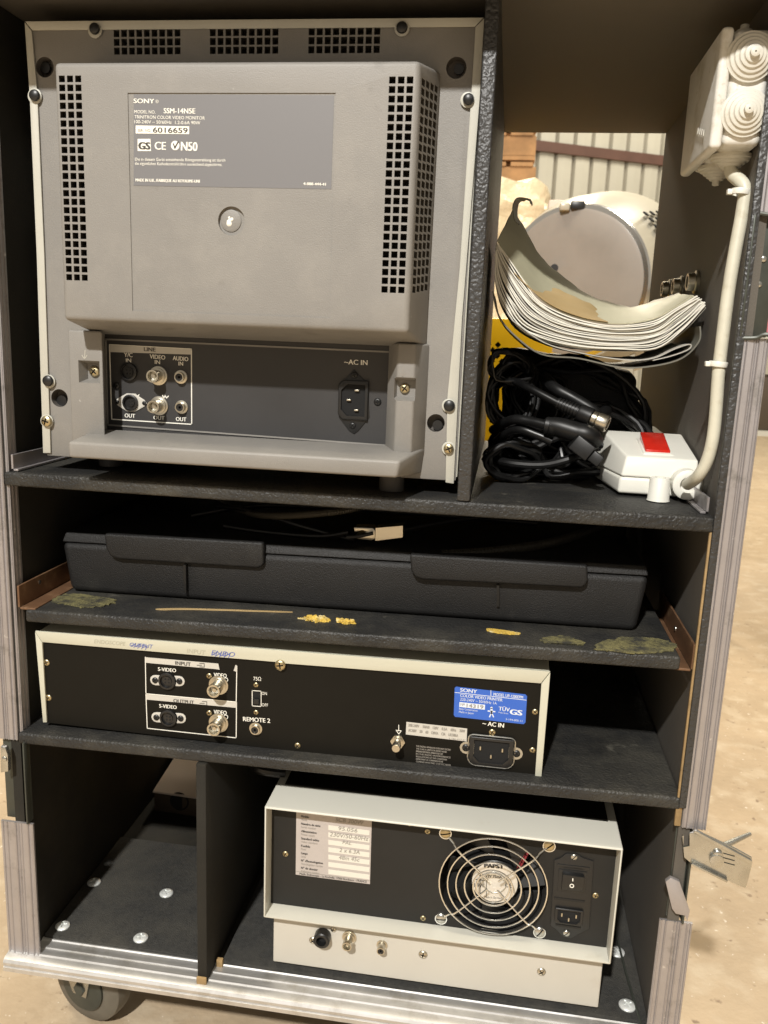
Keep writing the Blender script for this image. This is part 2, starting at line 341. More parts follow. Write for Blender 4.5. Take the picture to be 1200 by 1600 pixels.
# aluminium profiles: ribbed strips
def ribs_v(x0, x1, y, z0, z1, n=4, inner=None):
    bm = nb(); N_ = 96; wv = x1-x0
    def dep(t):
        v = .5 if .22 < t < .44 or .66 < t < .82 else 0
        for c, hw, h in ((.05,.03,1.1),(.20,.028,1.5),(.46,.028,1.5),(.55,.02,.8),(.64,.028,1.4),(.84,.028,1.5),(.96,.03,1.0)):
            if abs(t-c) < hw: v = max(v, h*math.cos((t-c)/hw*1.57)**.5)
        return v
    pts = [(x0+wv*i/N_, y-dep(i/N_), z0) for i in range(N_+1)] + [(x1, y+2, z0), (x0, y+2, z0)]
    prism(bm, pts, (0, 0, z1-z0))
    if inner:
        xi, sgn, L_ = inner
        box(bm, min(xi, xi+sgn*1.6), max(xi, xi+sgn*1.6), y+2.2, y+L_, z0, z1)
        for k in (.25, .55, .85): box(bm, min(xi+sgn*1.6, xi+sgn*2.4), max(xi+sgn*1.6, xi+sgn*2.4), y+L_*k-1.2, y+L_*k+.8, z0+.3, z1-.3)
    return ext_profile('edge_profile', bm)
ribs_v(-24, -1, 1, -206, 391, 5, inner=(0, 1, 16))
ribs_v(-22, 9, 1, -423, -287, 6)
ribs_v(564.5, 583, .2, -217, 163, 4)
ribs_v(564.5, 583, .2, 246, 391, 4)
ribs_v(557, 583, 2.6, -423, -303, 5)
bm = nb(); box(bm, 559, 563.8, 1.2, 4.2, -217, 26); obj('plywood_edge', bm, 'ply', case, bevel=.5)
# base profile: top leg with ridges, rounded nose and front face
bm = nb()
sec = [(24,-424.6),(24,-421.6),(21,-421.2),(20.2,-422.4),(13,-422.4),(12.4,-421.3),(10.6,-421.3),(10,-422.4),(3.4,-422.4),(2.8,-421.2),(1,-421.2),(.2,-422.6),(-4.5,-423),(-7.5,-424.4),(-9,-427),(-9,-429.6),(-7.8,-430.2),(-7.8,-431.4),(-9,-432),(-9,-436),(-6,-437.4),(24,-437.4)]
prism(bm, [(-22, y, z) for y, z in sec], (W+44, 0, 0)); obj('base_profile', bm, 'aluh', case, smooth=True, ang=25)
# brackets
def bracket(m, x, sgn, z0, h, wd, y0, y1, name='shelf_bracket'):
    bm = nb(); a, b = sorted((x, x+sgn*1.8)); box(bm, a, b, y0, y1, z0, z0+h)
    a, b = sorted((x+sgn*1.9, x+sgn*wd)); box(bm, a, b, y0, y1, z0-1.6, z0+.2)
    return obj(name, bm, m, case, bevel=.3, seg=1)
bracket('alu', 4.5, 1, 35.6, 12, 6, 4, 150)
bracket('alu', W-4, -1, 35.8, 11, 6, 12, 60)
br = bracket('rust', 5, 1, -83.2, 19, 16, 2, 380); screw(br, (7, 34, -70), 2, 'steel', 'x')
br = bracket('rust', W-3.2, -1, -86, 20, 14, 4, 150); screw(br, (W-5.2, 70, -76), 2.2, 'steel', 'x')
# latch recesses: plates, rivets
def recess(x0, x1, z0, z1, side):
    bm = nb(); pl = [(x0, 6, z0), (x1, 6, z0), (x1, 6, z1), (x0, 6, z1)]
    prism(bm, pl, (0, 1.6, 0)); box(bm, x0 if side > 0 else x1-1.6, x0+1.6 if side > 0 else x1, -2, 5.8, z0, z1)
    return obj('latch_dish', bm, 'plate', case, bevel=.6)
d = recess(-19, 6, -286, -207, -1)
for z in (-231, -248, -262): screw(d, (-7, 5.8, z), 2.2, 'plate', 'y', 'o', .7, 'rivet')
d = recess(562, 575, -302, -218, -1)
for x, z in ((567.5, -241), (571, -241), (568.5, -262)): screw(d, (x, 5.8, z), 2.4, 'steel', 'y', 'o', .6, 'rivet')
d = recess(562, 582, 164, 245, 1)
for x, z in ((573.5, 217), (567.5, 204), (572.5, 200)): screw(d, (x, 5.8, z), 2.2, 'steel', 'y', 'o', .6, 'rivet')
bm = nb(); tube(bm, [(566, 0, 246), (574, -2, 245), (584, -6, 246)], 1.5, 8); obj('dish_lip', bm, 'plate', case, smooth=True); bm = nb(); tube(bm, [(564, 0, 163), (573, -2, 163.5), (580, -4, 166), (596, -8, 161)], 1.5, 8); obj('dish_lip', bm, 'plate', case, smooth=True)
# butterfly latch lever (right, lower)
def lever(pts, y, name='latch_lever'):
    bm = nb(); prism(bm, pts, (0, 1.8, 0)); return obj(name, bm, 'steel', case, bevel=.4)
def P3(u, v, Y): return at(u, v, Y=Y)
bm = nb()
lp = [(1069,1340),(1066,1306),(1088,1299),(1100,1303),(1150,1326),(1175,1340),(1176,1349),(1166,1388),(1158,1386),(1137,1376),(1083,1352)]
prism(bm, [P3(u, v, -6) for u, v in lp], (0, 1.8, 0))
prism(bm, [P3(u, v, -9) for u, v in ((1168,1344),(1177,1350),(1168,1391),(1159,1386))], (0, 3, 0))
prism(bm, [P3(u, v, -9) for u, v in ((1083,1300),(1089,1298),(1176,1346),(1172,1350))], (0, 3, 0))
prism(bm, [P3(u, v, -9) for u, v in ((1079,1352),(1082,1349),(1138,1377),(1136,1380))], (0, 3, 0))
slot = nb()
for v0 in (1340, 1347, 1354): prism(slot, [P3(u, v, -12) for u, v in ((1133,v0-1),(1151,v0+4),(1151,v0+6),(1133,v0+1))], (0, 20, 0))
prism(slot, [P3(u, v, -12) for u, v in ((1071,1307),(1080,1304),(1080,1329),(1070,1331))], (0, 20, 0))
lv = obj('latch_lever', bm, 'steel', case, bevel=.5, cuts=[(slot, 'plate')])
bm = nb(); c = P3(1119, 1342, -6); cyl(bm, c, (0,-1,0), 5.4, 3.2, 20); lathe(bm, c+V((.5,0,5)), (0,-1,0), [(3.6,0),(3.6,2),(2.4,2.6),(0,2.8)], 18); obj('rivet', bm, 'steel', lv, bevel=.5)
bm = nb(); tube(bm, [P3(1130,1322,2), P3(1152,1312,10), P3(1172,1303,18)], lambda t: 2.8-1.2*t, 10); b = obj('latch_tongue', bm, 'steel', case, smooth=True)
bm = nb(); prism(bm, [P3(u, v, -3) for u, v in ((1040,1378),(1048,1372),(1062,1378),(1078,1424),(1074,1440),(1070,1431),(1056,1428),(1050,1420))], (0, 4, 0)); obj('keeper_plate', bm, 'alu', case, bevel=.4)
bm = nb(); prism(bm, [P3(u, v, -8) for u, v in ((0,1166),(8,1168),(12,1180),(13,1206),(0,1208))], (0, 5, 0))
lk = obj('latch_lever', bm, 'steel', case, bevel=1); screw(lk, P3(7, 1186, -8), 2.6, 'steel', 'y', 'o', .6, 'rivet')
# wall sockets on the right panel, above the papers
for u, v, h in ((1048, 452, 0), (1066, 448, 0), (1090, 441, 0)):
    c = at(u, v, X=W)
    bm = nb(); lathe(bm, c, (-1,0,0), [(10,0),(10,2.5),(8,3.4),(7.4,9),(5.2,9),(5.2,3.4)], 20, cap=False)
    so = obj('panel_socket', bm, 'nickel', case, smooth=True); bm = nb(); cyl(bm, c+V((-3.4,0,0)), (-1,0,0), 5, 2.5, 14); obj('socket_core', bm, 'black', so)
# floor fixing screws
for u, v in ((147,1379),(260,1396),(98,1447),(220,1466)): screw(case, at(u, v, Z=-418.3), 6.9, 'bolt', 'z', 'x', .35, 'coach_bolt', rot=random.uniform(.3, .8))
for x, y in ((549.5,36),(548.7,103)): screw(case, (x-3, y, -417.3), 7.4, 'bolt', 'z', 'x', .35, 'coach_bolt', rot=.5)
bm = nb(); tube(bm, [(556, 12, -417), (549, 90, -414), (545, 200, -414)], 1.1, 6); obj('loose_wire', bm, 'plate', case)
# castors
def castor(x, y):
    r = 43; c = V((x, y, ZF+r)); ax = V((.30, 1, 0))
    bm = nb(); lathe(bm, c-ax.normalized()*14, ax, [(20,0),(30,1),(r-5,2),(r-1,5),(r,10),(r,18),(r-1,23),(r-5,26),(30,27),(20,28)], 36)
    wl = obj('castor_wheel', bm, mat('grey_rubber_tyre', (.12,.108,.085), .55, var=.2, vscale=30), case, smooth=True)
    bm = nb(); lathe(bm, c-ax.normalized()*17, ax, [(24,0),(26,1),(26,33),(24,34)], 28); lathe(bm, c-ax.normalized()*21, ax, [(6,0),(7,1),(7,4)], 6); obj('hub', bm, 'plate', wl, smooth=True)
    bm = nb(); a = ax.normalized(); s = a.cross(V((0,0,1)))
    for k in (-19, 17):
        q = c + a*k; prism(bm, [q+s*22+V((0,0,50)), q-s*34+V((0,0,50)), q-s*10+V((0,0,-8)), q+s*8+V((0,0,-8))], a*2.4)
    box(bm, x-40, x+40, y-40, y+40, ZF+r*2+9, -437.6); lathe(bm, c+V((0,0,46)), (0,0,1), [(30,0),(33,4),(33,8),(28,12)], 24)
    obj('castor_fork', bm, 'steel', case, bevel=.8)
for x, y in ((24, 70), (W-24, 70), (24, 350), (W-24, 350)): castor(x, y)

# ================================================================== CRT MONITOR
mon = thing('crt_monitor', 'grey video monitor seen from its back on the top shelf', 'monitor', (197, 200, 34))
YB, YR, YP = -26.0, 22.0, 30.0
ML, MR, MB_, MT = 24.5, 370.5, 45.5, 376.0
# rear plate with vents, screw wells and recess opening
bm = nb(); box(bm, ML+1, MR-1, YR, YR+14, MB_, MT-1)
vent = nb()
for (ua, ub) in ((178, 285), (328, 438), (482, 597)):
    xa = at(ua, 65, Y=YR).x; xb = at(ub, 65, Y=YR).x; p = (xb-xa)/9
    for r in range(3):
        z = at(380, 50.5+14*r, Y=YR).z
        for k in range(9): box(vent, xa+p*k, xa+p*(k+.74), YR-1, YR+9, z-2.4, z+2.4)
wells = nb()
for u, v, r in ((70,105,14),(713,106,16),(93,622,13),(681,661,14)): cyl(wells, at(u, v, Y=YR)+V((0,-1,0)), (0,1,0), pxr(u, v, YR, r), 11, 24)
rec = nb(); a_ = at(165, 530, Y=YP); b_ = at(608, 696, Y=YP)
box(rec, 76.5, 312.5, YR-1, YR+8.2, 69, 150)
rear = obj('rear_housing', bm, 'mgrey', mon, bevel=1.2, cuts=[(vent, 'vent'), (wells, mat('painted_shade_well', (.10,.09,.08), .6)), (rec, 'mgrey')])  # vents and wells cut in darker colours, the shade inside painted on
bm = nb()
for u, v, r in ((72,107,8),(717,109,8),(98,626,8),(684,664,8)): cyl(bm, at(u, v, Y=YR+8), (0,-1,0), pxr(u, v, YR, r), 2, 16)
obj('well_dark_disc', bm, 'black', rear)  # black discs painted in as the dark bottoms of the wells
# cover behind
bm = nb(); hexa(bm, [(ML,YR+.5,MB_+3),(MR,YR+.5,MB_+3),(MR,YR+.5,MT),(ML,YR+.5,MT),(ML,400,MB_+3),(MR,400,MB_+3),(MR,400,MT),(ML,400,MT)])
cc = nb(); box(cc, ML+1.2, MR-1.2, -5, 398, MB_-5, MT-1.2); obj('steel_cover', bm, 'trim', mon, bevel=.8, cuts=[(cc, 'blackm')])
# trim strips with ears
def ear(bm, u, v, Y, r): cyl(bm, at(u, v, Y=Y)+V((0,1.2,0)), (0,-1,0), pxr(u, v, Y, r), 1.4, 20)
bm = nb()
pris(bm, [(38,34),(49,48),(58,145),(69,400),(79,708),(67,708),(57,400),(46,150)], 20, 1.6); ear(bm, 54,150,20,11); ear(bm, 76,596,20,10); ear(bm, 73,658,20,10)
obj('trim_strip', bm, 'trim', mon, bevel=.5)
bm = nb(); pris(bm, [(38.5,33),(756,27),(742,41.5),(50,47)], 20, 1.6); ear(bm, 148,47,20,11); ear(bm, 628,44,20,12); obj('trim_strip', bm, 'trim', mon, bevel=.5)
bm = nb(); pris(bm, [(757,28),(743,42),(736,150),(718,420),(699,620),(696,754),(709,756),(722,500),(750,150)], 20, 1.6); ear(bm, 731,156,20,12); ear(bm, 701,634,20,11); ear(bm, 701,701,20,11); obj('trim_strip', bm, 'trim', mon, bevel=.5)
for u, v, r, m in ((148,45,8,'black'),(628,43,9,'black'),(54,149,8,'black'),(732,155,9,'black'),(75,595,8,'black'),(702,634,9,'black')): sc_px(mon, u, v, 18.6, r, m, 'o', dome=.6)
for u, v in ((73,658),(701,701)): sc_px(mon, u, v, 18.6, 8, 'brass', 'x', dome=.6)
# bulge
bm = nb()
F0, F1 = at(91, 494, Y=YB), at(650, 95, Y=YB); bx0 = (at(83,93,Y=YB).x+at(100,497,Y=YB).x)/2; bx1 = (at(657,95,Y=YB).x+at(636,522,Y=YB).x)/2; bz0 = (at(100,497,Y=YB).z+at(636,522,Y=YB).z)/2
F = [(bx0,YB,bz0),(bx1,YB,bz0),(bx1,YB,F1.z),(bx0,YB,F1.z)]; Bk = [(72,YR+.4,147),(341.5,YR+.4,147),(342.5,YR+.4,342),(73,YR+.4,342)]
hexa(bm, F+Bk)
vc = nb()
zt = at(110, 118, Y=YB).z; zb_ = at(120, 441.5, Y=YB).z; pz = (zt-zb_)/24; xl = at(92, 124, Y=YB).x; px_ = (at(127, 124, Y=YB).x-xl)/2.75
for r in range(24):
    z = zt - pz*r
    for k in range(3): box(vc, xl+px_*k, xl+px_*(k+.74), YB-3, YB+9, z-pz*.74, z)
zt = at(625, 119.5, Y=YB).z; zb_ = at(610, 461, Y=YB).z; pz = (zt-zb_)/24; xr = at(608, 126, Y=YB).x; px2 = (at(646, 126, Y=YB).x-xr)/2.75
for r in range(24):
    z = zt - pz*r
    for k in range(3): box(vc, xr+px2*k, xr+px2*(k+.74), YB-3, YB+9, z-pz*.74, z)
vs_ = nb()
for r in range(24):
    z = zt - pz*r + 1.0
    for k in range(4):
        y = -20 + 9.6*k; zz = z+1.2*k
        box(vs_, 327, 346, y, y+6.9, zz-pz*.74, zz)
pr = nb(); A = [at(u, v, Y=YB) for u, v in ((206.5,484),(517,497),(524.5,147),(206.5,145))]; x0, x1, z0, z1 = A[0].x+.2, A[2].x, A[1].z, A[3].z
box(pr, x0, x1, YB-5, YB+.8, z0, z1)
cr = nb(); cyl(cr, at(361, 345, Y=YB)+V((0,-3,0)), (0,1,0), pxr(361,345,YB,21), 6.5, 40)
bul = obj('tube_bulge', bm, 'mgrey', mon, bevel=3.2, seg=4, cuts=[(vc, 'vent'), (vs_, 'vent'), (pr, 'mgrey'), (cr, 'mgrey')])
bm = nb(); c = at(361, 345, Y=YB+3.4); lathe(bm, c, (0,-1,0), [(7.6,0),(7.6,.5),(6.4,.9),(0,1)], 30)
for s in range(5): lathe(bm, c+V((random.uniform(-1.6,1.6),-.8,-2+s)), (0,-1,0), [(2.2-.3*s,0),(1.6-.2*s,.5),(0,.8)], 9, mi=1)
obj('plug_disc', bm, ['mgrey', 'white'], bul, smooth=True)
# label
YL = YB + .8
bm = nb(); sheet(bm, [(209,147.5),(522,149),(517.5,295.5),(209,290)], YL, .2); lab = obj('rating_label', bm, 'mlabel', mon)
bm = nb(); T = lambda *a, **k: txt(bm, *a, Y=YL, off=.4, **k)
T('SONY', (209,161),(241,161.5),7, bold=.14); T('®', (243,161),(248,161),5)
T('MODEL NO.', (210,177),(243,177.5),5); T('SSM-14N5E', (256,177),(305,177.5),8, bold=.12)
T('TRINITRON COLOR VIDEO MONITOR', (210,185),(320,187),5); T('100-240V ~ 50/60Hz  1.2-0.6A 90W', (210,192.5),(313,194.5),5)
T('CE', (242,233.5),(259,234),12, bold=.2); T('N50', (283,235),(308,236),13.5, bold=.25)
T('Die in diesem Gerät entstehende Röntgenstrahlung ist durch', (211,251),(352,252.5),4.6); T('die eigentlichen Kathodenstrahlröhre ausreichend abgeschirmt.', (211,257.5),(347,259.5),4.6)
T('MADE IN U.K. /FABRIQUE AU ROYAUME-UNI', (212,283.5),(312,285.5),4.6, bold=.1); T('4-088-444-41', (474,289),(509,290),4.2, bold=.1)
b2_ = nb(); sheet(b2_, [(212,196),(295.5,197.5),(295.5,209.5),(212,208.5)], YL, .4); obj('serial_patch', b2_, 'white', lab); b2_ = nb(); sheet(b2_, [(215,217),(235,217),(236,236),(215,236)], YL, .4); obj('emblem_patch', b2_, 'white', lab)
b2_ = nb(); disc_px(b2_, 274, 227.5, YL-.1, 6.6, .35); obj('tick_emblem', b2_, 'white', lab)
obj('white_lettering', bm, 'white', lab)
bm = nb(); T = lambda *a, **k: txt(bm, *a, Y=YL, off=.6, **k)
T('SER. NO.', (215,205.5),(236,205.8),4, mi=1); T('6016659', (239,207),(293,207.8),8, bold=.12)
T('GS', (217,233),(234,233.5),11, bold=.5); line(bm, [(271,225),(273,231),(278,222)], YL, 1.7, .7)
obj('dark_lettering', bm, ['ink', 'inkg'], lab)
# columns, plinth, underside
def colm(u0, u1, v0, v1, su, sv, xb0, xb1):
    a, b = at(u0, v1, Y=2), at(u1, v0, Y=2)
    bm = nb(); hexa(bm, [(a.x,2,a.z),(b.x,2,a.z),(b.x,2,150),(a.x,2,150),(xb0,YR+.5,a.z),(xb1,YR+.5,a.z),(xb1,YR+.5,150),(xb0,YR+.5,150)])
    cb = nb(); s = at(su, sv, Y=2); hexa(cb, [(s.x-9,1,s.z-9),(s.x+9,1,s.z-9),(s.x+9,1,s.z+9),(s.x-9,1,s.z+9),(s.x-6,12,s.z-6),(s.x+9,12,s.z-6),(s.x+9,12,s.z+6),(s.x-6,12,s.z+6)])
    o = obj('screw_column', bm, 'mgrey', mon, bevel=1.6, seg=3, cuts=[(cb, 'mgrey')]); screw(o, (s.x, 11.6, s.z), pxr(su, sv, 11, 8), 'brass', 'y', 'x', .6)
    return o
c1 = colm(112, 160, 540, 690, 139, 581, 60, 77); c2 = colm(615, 649, 560, 715, 630, 608, 312, 344)
bm = nb(); line(bm, [(133,547),(132,561)], 2, .9, .15); line(bm, [(128,555),(132,561),(136,555)], 2, .9, .15); obj('moulded_arrow', bm, M['trim'], c1)
bm = nb(); line(bm, [(630,573),(629,588)], 2, .9, .15); line(bm, [(625,582),(629,588),(633,582)], 2, .9, .15); obj('moulded_arrow', bm, M['inkg'], c2)
bm = nb(); p0, p1, p2 = at(106,690,Y=YB), at(625,722,Y=YB), at(622,747,Y=YB); hexa(bm, [(p0.x,YB,p2.z),(p1.x-2,YB,p2.z),(p1.x,YB,p1.z+.6),(p0.x,YB,p0.z),(77,YR+.5,50),(342,YR+.5,50),(344,YR+.5,71),(72,YR+.5,71)]); obj('plinth', bm, 'mgrey', mon, bevel=2.2, seg=3)
for x, y in ((64, 60), (318, 28)):
    bm = nb(); lathe(bm, (x, y, 33.9), (0,0,1), [(9,0),(10,.6),(10,10),(9,17)], 24); obj('rubber_foot', bm, mat('dark_grey_rubber', (.06,.055,.05), .6), mon, smooth=True)
# connector panel
bm = nb(); box(bm, 76.8, 312.2, YP, YP+2, 69.4, 148.5); pan = obj('connector_panel', bm, 'mpanel', mon)
bm = nb(); line(bm, [(165,530),(610,550),(604,696),(168,664),(165,530)], YP, 2.4, .9); obj('panel_border', bm, 'mgrey', pan)
bm = nb(); T = lambda *a, **k: txt(bm, *a, Y=YP, off=.4, **k)
b2_ = nb(); line(b2_, [(171,538.5),(299,545.5),(299.5,663),(174.5,655),(171,538.5)], YP, 1.5, .35); obj('line_outline', b2_, 'white', pan); b2_ = nb(); sheet(b2_, [(171,538.5),(299,545.5),(299,554),(171.5,550)], YP, .37); obj('line_header', b2_, 'silver', pan)
for s, a, b, h in (('Y/C',(194,557.5),(207,558),6.5),('IN',(197,566),(205,566.3),6),('VIDEO',(234,560),(258,562),6.5),('IN',(242,568.5),(250,569),6),('AUDIO',(270,562.5),(294,564.5),6.5),('IN',(279,571),(286,571.4),6),
    ('OUT',(195,652),(211,653),6),('OUT',(240,655.3),(257,656.3),6),('OUT',(275,657.5),(291,658.5),6),('~AC IN',(538,569),(574,570.5),7.5)): T(s, a, b, h, bold=.1)
for u, v in ((208,618),(254,620)): line(bm, [(u,v-2),(u+2,v+2),(u+4,v-2),(u+6,v+2),(u+9,v-1)], YP, 1.4, .4)
obj('white_lettering', bm, 'white', pan)
bm = nb(); txt(bm, 'LINE', (225,548.5),(243,549.5),6, YP, .7, bold=.1); obj('dark_lettering', bm, 'ink', pan)
def svideo(parent, u, v, Y, r, flange=None, ring='black'):
    c = at(u, v, Y=Y); rr = pxr(u, v, Y, r)
    bm = nb(); lathe(bm, c, (0,-1,0), [(rr,0),(rr,2.6),(rr*.86,3),(rr*.78,3),(rr*.78,.6)], 28, cap=False); o = obj('svideo_socket', bm, ring, parent, smooth=True, ang=60)
    bm = nb(); cyl(bm, c, (0,-1,0), rr*.77, .8, 20); cyl(bm, c, (0,-1,0), rr*.5, 1.6, 20)
    for a in (0,1,2,3): cyl(bm, c+V((math.cos(.8+a*1.57)*rr*.28,0,math.sin(.8+a*1.57)*rr*.28)), (0,-1,0), rr*.09, 1.9, 8, mi=1)
    obj('socket_core', bm, ['black', 'blackm'], o)
    if flange and Y < 20:
        bm = nb(); L_, t_ = flange; l = at(u-L_, v-L_*t_, Y=Y); r2 = at(u+L_, v+L_*t_, Y=Y); q = rr*.62; pts = [l+V((math.cos(R(a))*q,0,math.sin(R(a))*q)) for a in range(90, 271, 30)]+[r2+V((math.cos(R(a))*q,0,math.sin(R(a))*q)) for a in range(-90, 91, 30)]
        prism(bm, [p+V((0,-.9,0)) for p in pts], (0,.7,0)); f = obj('socket_flange', bm, 'silver', o, bevel=.3, cuts=[(lcyl(c, rr*1.08), 'blackm')])
        for s in (l, r2): screw(f, s+V((0,-1,0)), rr*.36, 'black', 'y')
    elif flange:
        bm = nb(); L_, t_ = flange; l = at(u-L_, v-L_*t_, Y=Y); r2 = at(u+L_, v+L_*t_, Y=Y); q = rr*.42
        pts = [l+V((0,0,-q)), c+V((-rr*.5,0,-rr*1.12)), c+V((rr*.5,0,-rr*1.12)), r2+V((0,0,-q)), r2+V((q*.8,0,0)), r2+V((0,0,q)), c+V((rr*.5,0,rr*1.12)), c+V((-rr*.5,0,rr*1.12)), l+V((0,0,q)), l+V((-q*.8,0,0))]
        prism(bm, [p+V((0,-.9,0)) for p in pts], (0,.7,0)); f = obj('socket_flange', bm, 'silver', o, bevel=.3, cuts=[(lcyl(c, rr*1.0), 'blackm')])
        for s in (l, r2): screw(f, s+V((0,-1,0)), rr*.26, 'black', 'y')
    return o
def lcyl(c, r):
    b = nb(); cyl(b, c+V((0,3,0)), (0,-1,0), r, 12, 24); return b
def bnc(parent, u, v, Y, r, L_=13, m='nickel'):
    c = at(u, v, Y=Y); k = pxr(u, v, Y, r)
    bm = nb(); lathe(bm, c, (0,-1,0), [(k*1.0,0),(k*1.0,1.2),(k*.82,1.5),(k*.82,3),(k*.6,3.3),(k*.6,L_*.55),(k*.66,L_*.6),(k*.66,L_),(k*.5,L_),(k*.5,L_-6)], 26, cap=False)
    for a in (0, math.pi): cyl(bm, c+V((math.cos(a+.6)*k*.5,-L_*.8,math.sin(a+.6)*k*.5)), (math.cos(a+.6),0,math.sin(a+.6)), k*.1, k*.3, 8)
    o = obj('bnc_socket', bm, m, parent, smooth=True, ang=50)
    bm = nb(); cyl(bm, c+V((0,-L_+6,0)), (0,-1,0), k*.48, .6, 16, mi=1); lathe(bm, c+V((0,-L_+6,0)), (0,-1,0), [(k*.2,0),(k*.2,4),(k*.1,4)], 12); obj('centre_pin', bm, [m, 'white'], o)
    return o
def jack(parent, u, v, Y, r, L_=5, m='nickel', core='black'):
    c = at(u, v, Y=Y); k = pxr(u, v, Y, r)
    bm = nb(); lathe(bm, c, (0,-1,0), [(k,0),(k,.9),(k*.72,1.2),(k*.72,L_),(k*.56,L_),(k*.56,.5)], 22, cap=False); o = obj('audio_jack', bm, m, parent, smooth=True, ang=50)
    bm = nb(); lathe(bm, c, (0,-1,0), [(k*.55,.5),(k*.55,L_-.6),(k*.2,L_-.6),(k*.2,.9)], 18); obj('jack_core', bm, core, o)
    return o
svideo(pan, 202, 581, YP, 13); svideo(pan, 205, 629, YP, 12, (21, .04)); bnc(pan, 248, 587, YP, 14); bnc(pan, 249, 634, YP, 14)
jack(pan, 283, 589, YP, 10); jack(pan, 284, 636, YP, 10); sc_px(pan, 181, 603, YP, 6, 'black'); sc_px(pan, 590, 628, YP, 6, 'black')
def iec(parent, c, w_, h_, flange=None, vert=False, rim='black', depth=9):
    """appliance inlet, chamfered cavity, three pins"""
    def shp(s, ch):
        a, b = w_/2*s, h_/2*s
        if vert: return [(-a+ch, -b), (a, -b), (a, b), (-a+ch, b), (-a, b-ch), (-a, -b+ch)]
        return [(-a, b), (-a, -b+ch), (-a+ch, -b), (a-ch, -b), (a, -b+ch), (a, b)]
    bm = nb(); prism(bm, [c+V((x,-2.2,z)) for x, z in shp(1, min(w_, h_)*.16)], (0, 2, 0)); cb = nb(); prism(cb, [c+V((x,-4,z)) for x, z in shp(.8, min(w_, h_)*.2)], (0, depth+2, 0))
    o = obj('power_inlet', bm, rim, parent, bevel=.7, seg=3, cuts=[(cb, 'blackm')])
    bm = nb(); prism(bm, [c+V((x,-.35,z)) for x, z in shp(.79, min(w_, h_)*.2)], (0, .2, 0)); obj('inlet_floor', bm, 'blackm', o)
    bm = nb()
    for k, e in ((-1, .12), (0, -.14), (1, .12)):
        p = c + (V((w_*e, 0, h_*.25*k)) if vert else V((w_*.25*k, 0, h_*e))); s = (1.7, .6) if vert else (.6, 1.7)
        box(bm, p.x-s[0], p.x+s[0], p.y-2.6, p.y-.4, p.z-s[1], p.z+s[1])
    obj('contact_pins', bm, 'nickel', o, bevel=.2)
    return o
fl = nb(); pris(fl, [(553,577),(563,588),(575,600),(577,652),(560,673),(553,678),(545,673),(529,652),(529,600),(543,588)], YP-.9, .8)
c = at(552.5, 625, Y=YP)
ic = iec(pan, c+V((0,-.9,0)), 24, 31, vert=True); obj('inlet_flange', fl, 'black', ic, bevel=.3)
for u, v in ((554,586),(551,665)): sc_px(ic, u, v, YP-1, 5, 'black')

# ================================================================== VIDEO PRINTER
prn = thing('video_printer', 'flat cream and black video printer seen from its back on the third shelf', 'printer', (230, 200, -195))
Yq = 13.0
TL, TR, BL, BR = at(54.5,986,Y=Yq), at(860,1049.5,Y=Yq), at(70,1126,Y=Yq), at(842.5,1214,Y=Yq)
x0, x1 = 15.5, 453.2; zt0, zt1 = TL.z, TR.z; zl = BL.z; zr = BR.z
bm = nb(); hexa(bm, [(x0,Yq+2,zl+1),(x1,Yq+2,zr+1),(x1,Yq+2,zt1),(x0,Yq+2,zt0),(x0,380,zl+1),(x1,380,zr+1),(x1,380,zt1),(x0,380,zt0)])
ck = nb(); hexa(ck, [(x0+1.5,Yq-9,zl-9),(x1-1.5,Yq-9,zr-9),(x1-1.5,Yq-9,zt1-1.5),(x0+1.5,Yq-9,zt0-1.5),(x0+1.5,378,zl-9),(x1-1.5,378,zr-9),(x1-1.5,378,zt1-1.5),(x0+1.5,378,zt0-1.5)])
cov = obj('steel_cover', bm, 'cream', prn, bevel=.8, cuts=[(ck, 'blackm')])
bm = nb(); hexa(bm, [(x0+1.6,Yq+2.5,zl-3),(x1-1.6,Yq+2.5,zr-3.5),(x1-1.6,Yq+2.5,zt1-1.6),(x0+1.6,Yq+2.5,zt0-1.6),(x0+1.6,376,zl-3),(x1-1.6,376,zr-3.5),(x1-1.6,376,zt1-1.6),(x0+1.6,376,zt0-1.6)])
YQ = Yq+2.5; pp = obj('rear_panel', bm, 'blackp', prn)
bm = nb(); pris(bm, [(54.5,986),(860,1049.5),(845,1068),(446,1037),(444,1046),(438,1049),(432,1046),(430,1034.5),(66,1003.5)], Yq, 2.2); obj('cover_lip', bm, 'cream', cov, bevel=.4)
bm = nb(); pris(bm, [(54.5,987.5),(65.5,1004),(73,1129),(67,1129)], Yq, 2.2); obj('cover_lip', bm, 'cream', cov, bevel=.4)
bm = nb(); pris(bm, [(860,1051),(846,1068.5),(836,1213),(846,1215)], Yq, 2.2); obj('cover_lip', bm, 'cream', cov, bevel=.4)
for x in (40, 430):
    bm = nb(); zz = -198.6 + 6.6*x/562; lathe(bm, (x, 50, zz+.2), (0,0,1), [(9,0),(9.5,.6),(9.5,6)], 20); obj('rubber_foot', bm, 'rubber', prn)
bm = nb(); T = lambda *a, **k: txt(bm, *a, Y=Yq, off=.25, **k)
T('ENDOSCOPE', (147,1005),(195,1009),6, shear=.2, mi=0); T('OUTPUT', (202,1010),(238,1013.5),6, shear=.2, mi=1); T('INPUT', (292,1020),(320,1023),6.5, shear=.15, mi=0); T('ENDO', (330,1023),(366,1026.5),7, shear=.3, mi=1)
for k in range(4): line(bm, [(205+6*k,1009+k),(212+6*k,1006+k),(209+6*k,1012+k)], Yq, .8, .3, 1); line(bm, [(331+7*k,1024+k*.5),(339+7*k,1019+k*.5),(336+7*k,1026+k*.5)], Yq, .9, .3, 1)
obj('handwriting', bm, ['ghost', 'blueink'], cov)
